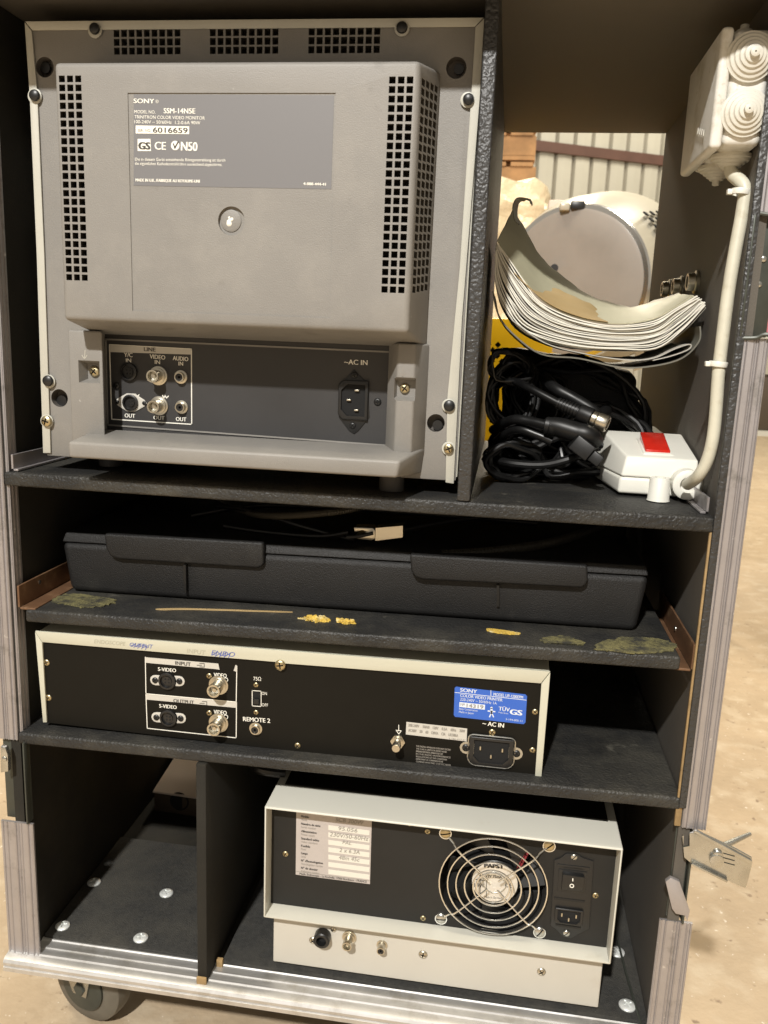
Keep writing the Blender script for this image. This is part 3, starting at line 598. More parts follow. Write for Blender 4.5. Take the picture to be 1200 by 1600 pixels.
bm = nb(); T = lambda *a, **k: txt(bm, *a, Y=YQ, off=.45, **k)
b2_ = nb(); line(b2_, [(227,1027),(228,1084),(369,1097),(370,1041)], YQ, 1.2, .3); obj('input_outline', b2_, 'white', pp); b2_ = nb(); line(b2_, [(228,1085),(230,1138),(369,1153),(369.5,1098)], YQ, 1.2, .3); obj('output_outline', b2_, 'white', pp)
T('S-VIDEO', (247,1048),(275,1050.5),5.5, bold=.1); T('VIDEO', (334,1057),(354,1059),6, bold=.1); T('S-VIDEO', (249,1105.5),(276,1108),5.5, bold=.1); T('VIDEO', (334,1115),(354,1117),6, bold=.1)
T('75Ω', (396,1063),(408,1063.8),5.5); T('ON', (409,1085.5),(417,1086),4.5); T('OFF', (409,1103.5),(419,1104),4.5); T('REMOTE 2', (380,1126.5),(422,1129.5),6.5, bold=.12); T('~ AC IN', (754,1133),(787,1137),6.5, bold=.12)
b2_ = nb(); line(b2_, [(394,1079),(408,1080),(408,1104),(394,1103),(394,1079)], YQ, 1, .3); obj('switch_outline', b2_, 'white', pp); b2_ = nb(); line(b2_, [(623,1133),(623,1142)], YQ, 1, .3); line(b2_, [(619,1141),(627,1142),(623,1147),(619,1141)], YQ, 1, .3); obj('ground_symbol', b2_, 'white', pp)
obj('white_lettering', bm, 'white', pp)
bm = nb(); sheet(bm, [(227,1027),(341,1037),(343,1046.5),(337,1045.5),(227.5,1035.5)], YQ, .35); sheet(bm, [(368,1039),(370,1040),(370,1050),(365,1048)], YQ, .35); sheet(bm, [(228,1085),(369.5,1098),(369.5,1106),(228.5,1093)], YQ, .35)
obj('header_bars', bm, 'silver', pp)
bm = nb(); T = lambda *a, **k: txt(bm, *a, Y=YQ, off=.65, **k)
T('INPUT', (274,1038.5),(298,1040.8),5.5, bold=.12); T('OUTPUT', (271,1097.5),(303,1100.5),5.5, bold=.12)
for u, v in ((312,1039.5),(316,1099)): line(bm, [(u-4,v),(u+3,v)], YQ, .8, .6); line(bm, [(u,v-3),(u+7,v-2.5),(u+7,v+3),(u,v+2.5)], YQ, .8, .6)
obj('dark_lettering', bm, 'ink', pp)
svideo(pp, 262, 1063, YQ, 13, (19, .04)); svideo(pp, 264, 1121, YQ, 13, (19, .04)); bnc(pp, 342, 1070, YQ, 15, 14); bnc(pp, 342, 1129, YQ, 15, 14)
for u, v, r, m in ((73,1035,5,'brass'),(76,1090,5,'brass'),(327,1056,4.5,'brass'),(327,1114,4.5,'brass'),(465,1165,5,'brass'),(836,1112,5,'brass'),(832,1172,5,'brass'),(769,1144,5.5,'brass'),(400,1070,4,'brass'),(400,1113,4,'brass')): sc_px(pp, u, v, YQ, r, m)
sc_px(cov, 438, 1039, Yq, 8.5, 'brass')
bm = nb()
for u, v in ((353,1062),(353,1120)): lathe(bm, at(u, v, Y=YQ), (0,-1,0), [(pxr(u,v,YQ,3.6),0),(pxr(u,v,YQ,3.6),.3),(pxr(u,v,YQ,2.6),.3),(pxr(u,v,YQ,2.6),0)], 16, cap=False)
obj('ring_mark', bm, 'white', pp)
bm = nb(); pris(bm, [(395.5,1081),(406.5,1082),(406.5,1102.5),(395.5,1101.5)], YQ-.3, .3); sw = obj('termination_switch', bm, 'blackm', pp)
bm = nb(); pris(bm, [(396,1092),(404,1092.6),(404,1101),(396,1100.4)], YQ-2.6, 2.3); obj('slider', bm, 'black', sw, bevel=.4)
jack(pp, 400, 1138, YQ, 10, 4)
bm = nb(); c = at(622, 1157, Y=YQ); lathe(bm, c, (0,-1,0), [(6,0),(6,1),(6.2,1),(6.2,3)], 6); lathe(bm, c+V((0,-3,0)), (0,-1,0), [(4.6,0),(4.6,1.2),(3.2,1.4),(3.2,6),(3.7,6.2),(3.7,11),(3.2,11.6),(0,11.6)], 18); obj('ground_post', bm, 'nickel', pp, smooth=True, ang=40)
bm = nb(); sheet(bm, [(635,1128),(730,1138.5),(729,1158.5),(634,1147.5)], YQ, .3); ss = obj('silver_sticker', bm, 'silver', pp)
bm = nb()
for k, (ws, vv) in enumerate(((('208-240V','50/60','120V','0.5A','60Hz','350W'), 1135), (('AC100V','50','60','120VA','CSA','LR3386A'), 1143))):
    u = 638
    for w_ in ws: L_ = len(w_)*2.1; txt(bm, w_, (u, vv+(u-638)*.11), (u+L_, vv+(u+L_-638)*.11), 4.2, YQ, .5, bold=.12); u += L_+5.5 - (k*.5)
txt(bm, '3-186-417-01', (701,1155.5), (727,1158), 2.6, YQ, .5)
obj('sticker_print', bm, 'inkg', ss)
bm = nb()
for k, s in enumerate(('THIS DIGITAL APPARATUS DOES NOT EXCEED','THE CLASS A LIMITS FOR RADIO NOISE','EMISSIONS FROM DIGITAL APPARATUS SET OUT','IN THE RADIO INTERFERENCE','REGULATIONS OF THE CANADIAN','DEPARTMENT OF COMMUNICATIONS','COMPLIES WITH PART 15 OF FCC RULES')):
    e = 704 - (k % 3)*6; txt(bm, s, (650, 1167+4*k), (e, 1167+4*k+(e-650)*.11), 2.6, YQ, .4, bold=.05)
obj('small_print', bm, 'inkg', pp)
bm = nb(); sheet(bm, [(712.5,1073),(821,1085),(823.5,1088),(821,1129),(818,1131.5),(711,1120),(709,1117),(710.5,1075)], YQ, .3); bl = obj('blue_label', bm, 'blue', pp)
bm = nb(); T = lambda *a, **k: txt(bm, *a, Y=YQ, off=.5, **k)
T('SONY', (719,1080.5),(745,1083.5),5.5, bold=.14); T('MODEL UP-1200EPM', (771,1087),(817,1092),4.6, bold=.05); T('COLOR VIDEO PRINTER', (719,1088.5),(785,1096),4.4, bold=.05); T('220-240V ~ 50/60Hz 1A', (719,1094.5),(776,1101),4.2)
line(bm, [(711,1082),(767,1088),(822,1094)], YQ, .9, .45); line(bm, [(767,1079),(767,1088)], YQ, .9, .45)
sheet(bm, [(718,1097),(758,1101.3),(757.5,1109),(717.5,1104.5)], YQ, .45)
T('TÜV', (779,1110),(796,1112),6, bold=.1); T('GS', (797,1116),(815,1118),8, bold=.5); T('Sony Corporation', (717,1108.5),(746,1112),3); T('Made in Japan', (717,1113.5),(740,1116),3); T('Product Service', (779,1114),(794,1116),2.2); T('3-194-005-11', (790,1125),(816,1128),2.8)
disc_px(bm, 768, 1106, YQ-.2, 1.9, .25, 12)
line(bm, [(763,1111),(773,1112)], YQ, 2, .45); line(bm, [(768,1108),(768,1114)], YQ, 3.4, .45); line(bm, [(768,1113),(765,1120)], YQ, 1.8, .45); line(bm, [(768,1113),(771,1120)], YQ, 1.8, .45)
obj('white_lettering', bm, mat('label_white', (.62,.68,.76), .6), bl)
bm = nb(); T = lambda *a, **k: txt(bm, *a, Y=YQ, off=.7, **k); T('№', (719.5,1102.5),(726,1103),3.5); T('14319', (729,1105),(755,1107.5),5.5, bold=.08); obj('serial_number', bm, 'inkg', bl)
c = at(767.5, 1173, Y=YQ); fl = nb()
for s in (-1, 1):
    e = at(767.5+s*39, 1173+s*4.5, Y=YQ-1.2); prism(fl, [e+V((math.cos(a*.5236)*5.4*1, 0, math.sin(a*.5236)*5.4)) for a in range(12)], (0,1,0)); p1, p2 = sorted((e.x, c.x+s*12)); box(fl, p1, p2, YQ-1.25, YQ-.25, e.z-5, e.z+5)
rim = iec(pp, c+V((0,-1.3,0)), 36, 25); o = obj('inlet_flange', fl, 'steel', rim)
bm = nb(); w2, h2 = 19, 13.6; pts = []
for cx, cz, a0 in ((1,1,0),(-1,1,90),(-1,-1,180),(1,-1,270)):
    for k in range(5): a = R(a0+22.5*k); rr = 4 if cz > 0 else 7; pts.append(c+V((cx*(w2-rr)+math.cos(a)*rr, -1.5, cz*(h2-rr)+math.sin(a)*rr)))
tube(bm, pts, .75, 8, True, 1); obj('inlet_rim', bm, 'steel', rim, smooth=True)
for s in (-1, 1): sc_px(rim, 767.5+s*39.5, 1173+s*4.6, YQ-1.3, 6, 'black')

# ================================================================== LIGHT SOURCE UNIT (fan box)
box3 = thing('fan_cooled_unit', 'off white equipment box with a round fan grille on the case floor', 'equipment box', (372, 180, -417.5))
xa, xb, zb3, zt3 = 222.3, 522.8, -353.6, -245.0
H = nb(); box(H, xa, xb, 5, 330, zb3, zt3); hk = nb(); hexa(hk, [(xa+1.6,-5,zb3+1.6),(xb-1.6,-5,zb3+1.6),(xb-1.6,-5,zt3-1.6),(xa+1.6,-5,zt3-1.6),(xa+1.6,25,zb3+1.6),(xb-1.6,25,zb3+1.6),(xb-1.6,25,zt3-1.6),(xa+1.6,25,zt3-1.6)])
hk2 = nb(); box(hk2, xa+3, xb-3, 24, 320, zb3+3, zt3-3)
hood = obj('hood', H, 'white3', box3, bevel=1.1, seg=3, cuts=[(hk, 'white3'), (hk2, 'blackm')])
bm = nb(); box(bm, xa+2, xb-2, 23, 24.6, zb3+2, zt3-2); fan_c = at(770, 1383, Y=23); fr = pxr(770, 1383, 23, 84)
fh = nb(); cyl(fh, fan_c+V((0,-9,0)), (0,1,0), fr, 30, 48)
pn = obj('rear_panel', bm, 'gunm', box3, cuts=[(fh, 'blackm')]); YN = 23.0
bm = nb(); box(bm, xa+8, xb-8, 43, 300, zt3+.2, zt3+1.4); obj('top_skin', bm, 'blackp', box3)
bm = nb(); box(bm, 227, 519.5, 22, 320, -411.8, zb3-.2); lb = obj('lower_body', bm, 'beige3', box3, bevel=1.2, seg=3); YLb = 22
for x, y in ((245,40),(467,40),(505,42)):
    bm = nb(); lathe(bm, (x, y, -417.4), (0,0,1), [(8,0),(8.4,.5),(8.4,5.5)], 18); obj('rubber_foot', bm, 'rubber', box3)
# fan
bm = nb(); lathe(bm, fan_c+V((0,24,0)), (0,-1,0), [(0.001*0,0),(fr+2,.001),(fr+2,.5)], 40); lathe(bm, fan_c+V((0,24,0)), (0,-1,0), [(fr+1.5,0),(fr+1.5,22.9),(fr+.2,22.9),(fr+.2,0)], 48, cap=False)
fan = obj('cooling_fan', bm, 'blackm', box3, smooth=True)
hub_c = at(773, 1379, Y=27); hr = pxr(772, 1379, 27, 38)
for k in range(7):
    bm = nb(); a = k*2*math.pi/7; q = []
    for t in (0, 1):
        for da in (-.28, .28):
            r_ = hr*.98 if t == 0 else fr*.95; q.append(hub_c+V((math.cos(a+da+t*.3)*r_, (3 if da < 0 else 15)+1, math.sin(a+da+t*.3)*r_)))
    f = [bm.verts.new(p) for p in (q[0],q[1],q[3],q[2])]; bm.faces.new(f); obj('fan_blade', bm, 'black', fan, solid=1)
bm = nb(); lathe(bm, hub_c, (0,1,0), [(hr-1,0),(hr,1),(hr,18)], 40); hb = obj('fan_hub', bm, 'black', fan, smooth=True)
bm = nb(); cyl(bm, hub_c+V((0,-.15,0)), (0,-1,0), hr*.94, .12, 40); hl = obj('hub_label', bm, 'hub', hb)
bm = nb(); YH = hub_c.y-.3
txt(bm, 'PAPST', (757,1355.5),(787,1357.5),6, YH, .2, bold=.5); txt(bm, 'TYP 3412', (763,1363.5),(779,1364.5),3.6, YH, .2); txt(bm, '12V 75mA', (760,1371),(784,1372.5),4, YH, .2, bold=.1); txt(bm, 'Made in Germany', (757,1403),(785,1405),3, YH, .2)
txt(bm, '1.9W', (741,1386),(757,1387),6, YH, .2, bold=.1); txt(bm, 'CE', (789,1386),(800,1387),6, YH, .2, bold=.1); line(bm, [(750,1365),(750,1395)], YH, 1.4, .25); line(bm, [(760,1366),(760,1400)], YH, 1, .25); line(bm, [(741,1374),(757,1376)], YH, 1, .25)
obj('label_print', bm, 'ink', hl)
bm = nb(); lathe(bm, hub_c+V((0,-.3,0)), (0,-1,0), [(hr*.5,0),(hr*.5,.5),(hr*.46,.5),(hr*.46,0)], 32, cap=False); obj('label_ring', bm, 'steel', hl)
for du in (0, 5):
    bm = nb(); tube(bm, [at(822+du,1328,Y=34), at(816+du,1340,Y=32), at(807+du,1356,Y=33)], 1, 8); obj('red_wire', bm, 'redwire', fan, smooth=True)
bm = nb()
for r_ in (85, 71.5, 58, 44.5, 31):
    rr = pxr(770, 1383, 17, r_)*1.0; cc_ = at(770, 1383.5, Y=17); yy = -2 + (85-r_)*-.03
    tube(bm, [cc_+V((math.cos(a*math.pi/24)*rr, yy, math.sin(a*math.pi/24)*rr)) for a in range(48)], .68, 8, True, 1)
tube(bm, [at(770,1383,Y=17)+V((math.cos(a*math.pi/16)*14, -3.4, math.sin(a*math.pi/16)*14)) for a in range(32)], .7, 8, True, 1)
for (u, v) in ((696,1302),(858,1322),(689,1435.5),(843,1457)):
    e = at(u, v, Y=22); cc_ = at(770, 1383, Y=14); k1 = e.lerp(cc_, .16)+V((0,-1,0)); k2 = e.lerp(cc_, .28); k2.y = 15
    tube(bm, [e, k1, k2, cc_.lerp(k2, .5)+V((0,-.3,0)), cc_.lerp(k2, .14)], .85, 8)
    lathe(bm, e+V((0,0,0)), (0,-1,0), [(5.4,-1),(5.4,.6),(3,.6),(3,-1)], 20, cap=False)
gr = obj('fan_grille', bm, 'chrome', box3, smooth=True)
for (u, v) in ((696,1302),(858,1322),(689,1435.5),(843,1457)): screw(gr, at(u, v, Y=21.4), 4.6, 'brass' if v < 1400 else 'steel', 'y', '-', .35)
for u, v, r in ((446,1334,4.6),(661,1434.5,4.6),(930.5,1399,5),(668,1299,4.5),(640,1288,3)): sc_px(pn, u, v, YN, r, 'brass', 'x')
# mains module
bm = nb(); pris(bm, [(884,1334),(900,1334),(912,1341),(928,1346),(921,1452),(908,1458),(892,1467),(880,1464),(868,1452),(860,1446),(866,1344),(876,1341)], YN-1.4, 1.3)
md = obj('mains_module', bm, 'black', box3, bevel=.8)
for u, v in ((897,1339),(885,1458)): sc_px(md, u, v, YN-1.5, 5.5, 'steel', '-')
bm = nb(); pris(bm, [(871,1350),(922,1356),(920,1360),(871,1354)], YN-2.2, .8); pris(bm, [(873,1358),(918,1363),(914,1398),(871,1392)], YN-2.2, .8); obj('switch_bezel', bm, 'black', md, bevel=.4)
bm = nb(); p = [at(u, v, Y=YN-3) for u, v in ((877,1389),(911,1393),(913,1367),(879,1362))]; hexa(bm, [p[0]+V((0,-1,0)), p[1]+V((0,-1,0)), p[2]+V((0,-4,0)), p[3]+V((0,-4,0)), p[0]+V((0,2,0)), p[1]+V((0,2,0)), p[2]+V((0,2,0)), p[3]+V((0,2,0))]); rk = obj('rocker_switch', bm, 'black', md, bevel=.6)
bm = nb(); cO = at(893.5, 1384, Y=YN-5.6); lathe(bm, cO, (0,-1,0), [(1.9,0),(1.9,.3),(1.2,.3),(1.2,0)], 16, cap=False); line(bm, [(895,1373),(895,1376.5)], YN-6.6, 1.4, .3); obj('switch_marks', bm, 'white', rk)
ci = at(888.5, 1431, Y=YN-1.4); iec(md, ci, 24, 15)
bm = nb(); pris(bm, [(866,1402),(914,1408),(913,1411),(866,1405)], YN-1.9, .4); pris(bm, [(868,1444),(908,1450),(908,1452.5),(868,1446.5)], YN-1.9, .4); obj('fuse_drawer_edge', bm, 'gunm', md)
# spec sticker
bm = nb(); sheet(bm, [(463,1264),(581,1279.5),(578,1381.5),(462,1366.5)], YN, .3); st = obj('spec_sticker', bm, 'sticker', pn)
sl = (1279.5-1264)/118
bm = nb(); rows = [1288.5+11.4*k for k in range(8)]
for k in range(7):
    v = 1289.3+11.5*k; sheet(bm, [(513,v),(577.5,v+65*sl),(577,v+65*sl+7.4),(513,v+7.4)], YN, .45)
obj('sticker_fields', bm, 'stickerw', st)
bm = nb()
for k, (a, b_) in enumerate((('Modèle','Model'),('Numéro de série','Serial number'),('Alimentation','Power supply'),('Standard vidéo','Video standard'),('Fusible','Fuse'),('Lampe','Lamp'),("N° d'homologation",'Homologation number'),('N° de dossier','Reference number'))):
    v = 1277+11.5*k; L1 = len(a)*2.0; L2 = len(b_)*1.8
    txt(bm, a, (470.5,v),(470.5+L1,v+L1*sl),3.4, YN, .5, bold=.12); txt(bm, b_, (470.5,v+5),(470.5+L2,v+5+L2*sl),3, YN, .5, mi=1)
txt(bm, 'Medic Endoscopie - La Rochelle 17000 Bordeaux - FRANCE', (468,1366.5),(573,1379.5),3.2, YN, .5, bold=.05)
line(bm, [(463,1361.5),(578,1376.5)], YN, .7, .4, 1)
for s, a, b_, h in (('SCB 300W',(524,1283.5),(567,1289),6),('95.056',(528,1297),(558,1301),6),('230V/50-60Hz',(515,1306.5),(575,1314),6.5),('PAL',(535,1318.5),(549,1320.5),5),('2 x 6.3A',(530,1331),(562,1335),6),('48m 45c',(529,1342.5),(561,1346.5),6)): txt(bm, s, a, b_, h, YN, .7, shear=.15, mi=1)
obj('sticker_print', bm, ['ink', 'inkg'], st)
# lower body connectors
bm = nb(); c = at(505, 1461, Y=YLb); lathe(bm, c, (0,-1,0), [(7.5,0),(7.5,8),(6.6,9),(4.6,9),(4.6,3)], 24, cap=False); dj = obj('round_socket', bm, 'black', lb, smooth=True); bm = nb(); cyl(bm, c+V((0,-3,0)), (0,-1,0), 4.5, .5, 16); obj('socket_core', bm, 'blackm', dj)
bnc(lb, 546, 1464, YLb, 11, 13); jack(lb, 597, 1476, YLb, 8.5, 9)
for u, v, r in ((489,1469,6),(521,1452,4.5),(661,1491,7),(846,1518,7)): sc_px(lb, u, v, YLb, r, 'nickel', 'x')
bm = nb(); tube(bm, [(180, 70, -236), (196, 60, -238), (206, 56, -240), (226, 60, -243)], 5, 10); tag(obj('black_cable', bm, 'cable', None, smooth=True), 'thick black cable end beside the upper left corner of the white fan box', 'cable')

# ================================================================== BLACK PLASTIC CARRY CASE on the second shelf
cs = thing('carry_case', 'grained black plastic carry case lying flat on the second shelf', 'carry case', (275, 150, -79))
bm = nb(); hexa(bm, [(24,54,-83),(523,50,-75),(529,50,-27.5),(17,54,-37.5),(26,330,-83),(520,330,-75),(524,330,-27.5),(20,330,-37.5)]); obj('case_bottom', bm, 'soft', cs, bevel=6, seg=5)
bm = nb(); hexa(bm, [(18,54.6,-37.2),(528,50.6,-27.2),(526,54,-19.5),(20,58,-29),(20,330,-37.2),(524,330,-27.2),(520,330,-18),(24,330,-28)]); obj('case_lid', bm, 'soft', cs, bevel=1.2, seg=3)
def flap(px, Y):
    P = [at(u, v, Y=Y) for u, v in px]; bm = nb(); prism(bm, P, (0, 7, 0)); return obj('handle_flap', bm, 'soft', cs, bevel=2.2, seg=4)
flap([(162,834),(411,848),(412,880),(409,886),(402,888),(184,874),(172,870),(165,858)], 47); flap([(640,866),(918,884),(919,906),(916,915),(908,919),(660,906),(648,902),(642,892)], 43)
for px in (((286,883),(290,883),(291,926),(287,926)), ((776,914),(780,914),(780,948),(776,948))):
    bm = nb(); pris(bm, list(px), 48, 6); obj('latch_rib', bm, 'flap', cs)
# braided cables and connector above the case
def px_tube(pts, r, **k): b = nb(); tube(b, [at(u, v, Y=Y) for u, v, Y in pts], r, 10, **k); return b
tag(obj('braided_cable', px_tube([(330,770,150),(380,798,110),(430,806,80),(520,800,70),(575,790,110)], 3.2), 'braid', smooth=True), 'dark braided cable sagging under the top shelf, above the left handle of the carry case', 'cable')
tag(obj('braided_cable', px_tube([(690,866,62),(760,862,70),(860,848,90),(940,822,150)], 4), 'braid', smooth=True), 'brown braided cable lying above the right handle of the carry case', 'cable')
for k, pts in enumerate(([(340,790,120),(400,800,100),(470,822,90),(560,846,90)], [(350,822,100),(420,832,90),(500,838,80),(545,832,76)], [(620,830,80),(720,812,120),(850,800,160)], [(300,806,140),(420,790,150),(640,802,160),(840,818,150)])):
    tag(obj('black_cable', px_tube(pts, 2.4), 'cable', smooth=True), 'thin glossy black cable in the tangle above the carry case', 'cable', 'thin black cables above the carry case')
cn = thing('ribbed_connector', 'silver ribbed metal connector on a cable above the carry case', 'connector', (305, 75, -10))
p = at(590, 832, Y=72)
bm = nb(); P = [at(u, v, Y=70) for u, v in ((553,824),(583,825),(586,829),(586,842),(580,845),(557,842),(555,836),(570,834),(572,831),(566,829),(554,832))]; prism(bm, P, (0, 14, 0)); obj('connector_shell', bm, 'nickel', cn, bevel=.6)
bm = nb()
for k in range(18):
    a, b_ = at(587+2.35*k, 825-.2*k, Y=70), at(587+2.35*k+1.7, 845-.3*k, Y=70); box(bm, a.x, b_.x, 70, 84, b_.z, a.z)
a, b_ = at(587, 827, Y=70), at(629, 841, Y=70); box(bm, a.x, b_.x, 71, 83, b_.z+1, a.z-1); obj('ribbed_grip', bm, 'nickel', cn)
bm = nb(); tube(bm, [at(583,833,Y=68), at(560,838,Y=66), at(541,839,Y=64)], 1.6, 10); obj('locking_lever', bm, 'flap', cn, smooth=True)

# foam residue on shelf two
def lump(name, c, rx, ry, rz, m, label, n=26):
    bm = nb(); rnd = random.Random(int(c[0]*10))
    for k in range(n):
        a = rnd.uniform(0, 6.28); t = rnd.random()**.5; x = c[0]+math.cos(a)*rx*t; y = c[1]+math.sin(a)*ry*t; s = rnd.uniform(.7, 2.9)
        mt = Matrix.Translation((x, y, c[2]+rnd.uniform(.1, 1)*rz*(1-t*.7))) @ Euler((rnd.random()*3, rnd.random()*3, 0)).to_matrix().to_4x4() @ Matrix.Diagonal((s*1.5, s, s*.7, 1))
        bmesh.ops.create_icosphere(bm, subdivisions=1, radius=1, matrix=mt)
    for v in bm.verts: v.co += V((rnd.uniform(-.3,.3), rnd.uniform(-.3,.3), rnd.uniform(-.3,.3)))
    return tag(obj(name, bm, m, None), label, 'foam scrap')
ZS = lambda x: -84.2 + 8.7*(x-12.5)/536.5
for (u, v, rx, ry, rz, m, lb_) in ((492,969,13,5.5,4,'foam','crumbly yellow foam scrap in the middle of the second shelf, the larger of two'),(541,973,9,4,3.2,'foam','smooth orange yellow foam scrap just right of the crumbly one on the second shelf')):
    q = at(u, v, Z=ZS(260)); q = at(u, v, Z=ZS(q.x)); c = V((q.x, max(q.y, 7), ZS(q.x)+.3)); rnd = random.Random(u); bm = nb(); pts = []
    for k in range(26):
        a = k/26*6.283; f = rnd.uniform(.55, 1.15); pts.append(c+V((math.cos(a)*rx*f, math.sin(a)*ry*f, 0)))
    prism(bm, pts, (0, 0, .7))
    for k in range(15):
        a = rnd.uniform(0, 6.28); t = rnd.random()**.6*.8; p0 = c+V((math.cos(a)*rx*t, math.sin(a)*ry*t, .7)); sx = rnd.uniform(2, 4.5); h = rz*rnd.uniform(.4, 1)*(1-t*.6)
        mt = Matrix.Translation(p0) @ Euler((rnd.uniform(-.6,.6), rnd.uniform(-.6,.6), rnd.random()*3)).to_matrix().to_4x4() @ Matrix.Diagonal((sx, sx*.6, h, 1)); n0 = len(bm.verts)
        bmesh.ops.create_icosphere(bm, subdivisions=2, radius=1, matrix=mt); bm.verts.ensure_lookup_table()
        for v_ in bm.verts[n0:]: v_.co += V((rnd.uniform(-.6,.6), rnd.uniform(-.5,.5), rnd.uniform(-.5,.5)))
    tag(obj('foam_scrap', bm, m, None), lb_, 'foam scrap')
def patch(pxs, label, m='foamo', jit=2.2):
    bm = nb(); rnd = random.Random(len(pxs)); P = []
    for u, v in pxs:
        q = at(u, v, Z=ZS(260)); q = at(u, v, Z=ZS(q.x)+.3); P.append(V((q.x, q.y, ZS(q.x)+.25)))
    pts = spline(P, 9, True); pts = [p + V((rnd.uniform(-1,1)*jit, rnd.uniform(-1,1)*jit*.7, 0)) for p in pts]
    prism(bm, pts, (0, 0, .8)); return tag(obj('glue_residue', bm, m), label, 'glue residue')
patch([(82,940),(108,928),(172,936),(174,944),(130,950),(100,944)], 'olive patch of dried glue at the left end of the second shelf')
patch([(930,1014),(952,1000),(1000,996),(1048,1004),(1052,1016),(1010,1022),(960,1018)], 'large olive patch of dried glue at the right end of the second shelf')
patch([(846,1000),(880,994),(910,1004),(905,1008),(876,1000),(858,1005)], 'thin curved streak of dried glue right of centre on the second shelf')
patch([(762,983),(790,986),(812,990),(806,992),(780,990),(764,987)], 'small flat yellow smear of glue right of centre on the second shelf', 'foam', .6)
patch([(246,952),(300,951.5),(440,956),(440,957),(300,953),(256,953.5)], 'long thin pale glue line left of centre on the second shelf', 'tan', .15)

# ================================================================== JUNCTION BOX
jb = thing('junction_box', 'aged white junction box with stepped rubber grommets on the right wall', 'junction box', (W, 55, 290))
bm = nb(); hexa(bm, [(537.5,6,290),(W-.2,6,290),(W-.2,6,363),(537.5,6,363),(537.5,104,290),(W-.2,104,290),(W-.2,104,363),(537.5,104,363)]); obj('box_body', bm, 'jgrey', jb, bevel=5, seg=4)
bm = nb(); box(bm, 529, 537.2, 4, 107, 288, 364); obj('box_lid', bm, 'jgrey', jb, bevel=3, seg=4)
def grom(c, axis, r):
    bm = nb(); prof = [(r,0),(r,2.4)]
    for k in range(4): rr = r*(.88-.17*k); h = 2.4+1.9*k; prof += [(rr+.6, h+.1), (rr, h+.6), (rr-.3, h+1.6), (rr-1.3, h+2.0)]
    prof += [(r*.2, 10), (r*.19, 13), (r*.12, 13.5), (.6, 13.5), (.5, 11)]
    o = obj('cable_grommet', nb() if False else (lathe(bm, c, axis, prof, 32) or bm), 'rubberw', jb, smooth=True, ang=50); return o
grom((549.2, 6, 345), (0,-1,0), 15.8); grom((549.6, 6, 310.5), (0,-1,0), 15.5); grom((551, 40, 363), (0,0,1), 15); grom((551, 36, 290), (0,0,-1), 14.5); grom((551, 76, 290), (0,0,-1), 14.5)
bm = nb()
for k in range(4): box(bm, 527.6, 527.95, 22+k*7, 26+k*7, 300+k*2, 304+k*2)
obj('embossed_mark', bm, 'stickerw', jb)
# white cable with clips
pc = thing('white_power_cable', 'aged white power cable running down the right wall from the junction box', 'cable', (550, 20, 36))
cp = [(551,36,288),(552,33,276)] + [tuple(at(u, v, X=x)) for u, v, x in ()] 
path = [V((551,36,290)), V((551.5,32,278))] + [at(u, v, Y=Y) for u, v, Y in ((1163,292,24),(1160,330,22),(1150,385,20),(1139,450,18),(1130,520,16),(1123,580,15),(1118,650,14),(1113,690,14),(1104,722,16),(1090,745,22),(1074,757,40))]
bm = nb(); tube(bm, path, 4.6, 14, smooth=8); obj('cable_sheath', bm, 'wcable', pc, smooth=True)
for u, v, Y in ((1157,300,23),(1122,569,15.5)):
    c = at(u, v, Y=Y); bm = nb(); lathe(bm, c+V((0,0,-2)), (.08,0,1), [(5.2,0),(6.6,0),(6.6,4),(5.2,4)], 18, cap=False); box(bm, c.x-9, c.x-4.5, c.y-2, c.y+3, c.z-1.8, c.z+1.8); obj('cable_clip', bm, 'plaswhite', pc, bevel=.4)

# ================================================================== POWER STRIP
ps = thing('switched_power_strip', 'white mains strip block with a red rocker switch on the top shelf', 'power strip', (532, 110, 34))
def G(u, v, Y): return at(u, v, Y=Y)
FT_L, FT_R = V((506.5,71,65.5)), V((560.8,71,65.5)); FB_L, FB_R = V((505.5,69,35.2)), V((560.8,69,35.2))
bm = nb(); hexa(bm, [(500,70,36),(559.5,68,36),(561.5,68,49.6),(501,70,49.6),(489,150,36),(560,150,36),(561.5,150,49.6),(484,150,49.6)]); obj('base_shell', bm, 'plaswhite', ps, bevel=2.6, seg=4)
bm = nb(); hexa(bm, [(501.5,70,50),(561.5,68,50),(561,71,66.5),(505,74,66.5),(484,150,50),(561.5,150,50),(561,146,80),(492,146,80)]); tp = obj('top_shell', bm, 'plaswhite', ps, bevel=2, seg=4)
def topz(y): return 66.5+(y-72)*13.5/74
p = [at(u, v, Z=z) for u, v, z in ((1010,702,67.8),(1052,702,67.8))]
yq = 84; bm = nb(); x_a, x_b = 519, 543; hexa(bm, [(x_a,80,topz(80)-1),(x_b,80,topz(80)-1),(x_b,80,topz(80)+1),(x_a,80,topz(80)+1),(x_a,124,topz(124)-1),(x_b,124,topz(124)-1),(x_b,124,topz(124)+1),(x_a,124,topz(124)+1)]); obj('switch_frame', bm, 'plaswhite', tp, bevel=.7)
bm = nb(); hexa(bm, [(x_a+2,84,topz(84)),(x_b-2,84,topz(84)),(x_b-2,84,topz(84)+3),(x_a+2,84,topz(84)+3),(x_a+2,121,topz(121)),(x_b-2,121,topz(121)),(x_b-2,121,topz(121)+7),(x_a+2,121,topz(121)+7)]); obj('red_rocker', bm, 'red', ps, bevel=1, seg=3)
bm = nb(); lathe(bm, (530, 56, 34.6), (0,0,1), [(9,0),(8.6,1),(7.4,18),(7,18.6),(4.5,18.6),(4.5,6),(0,6)], 26); box(bm, 524, 536, 56, 70, 35, 50); obj('mounting_lug', bm, 'plaswhite', ps, smooth=True, ang=40)
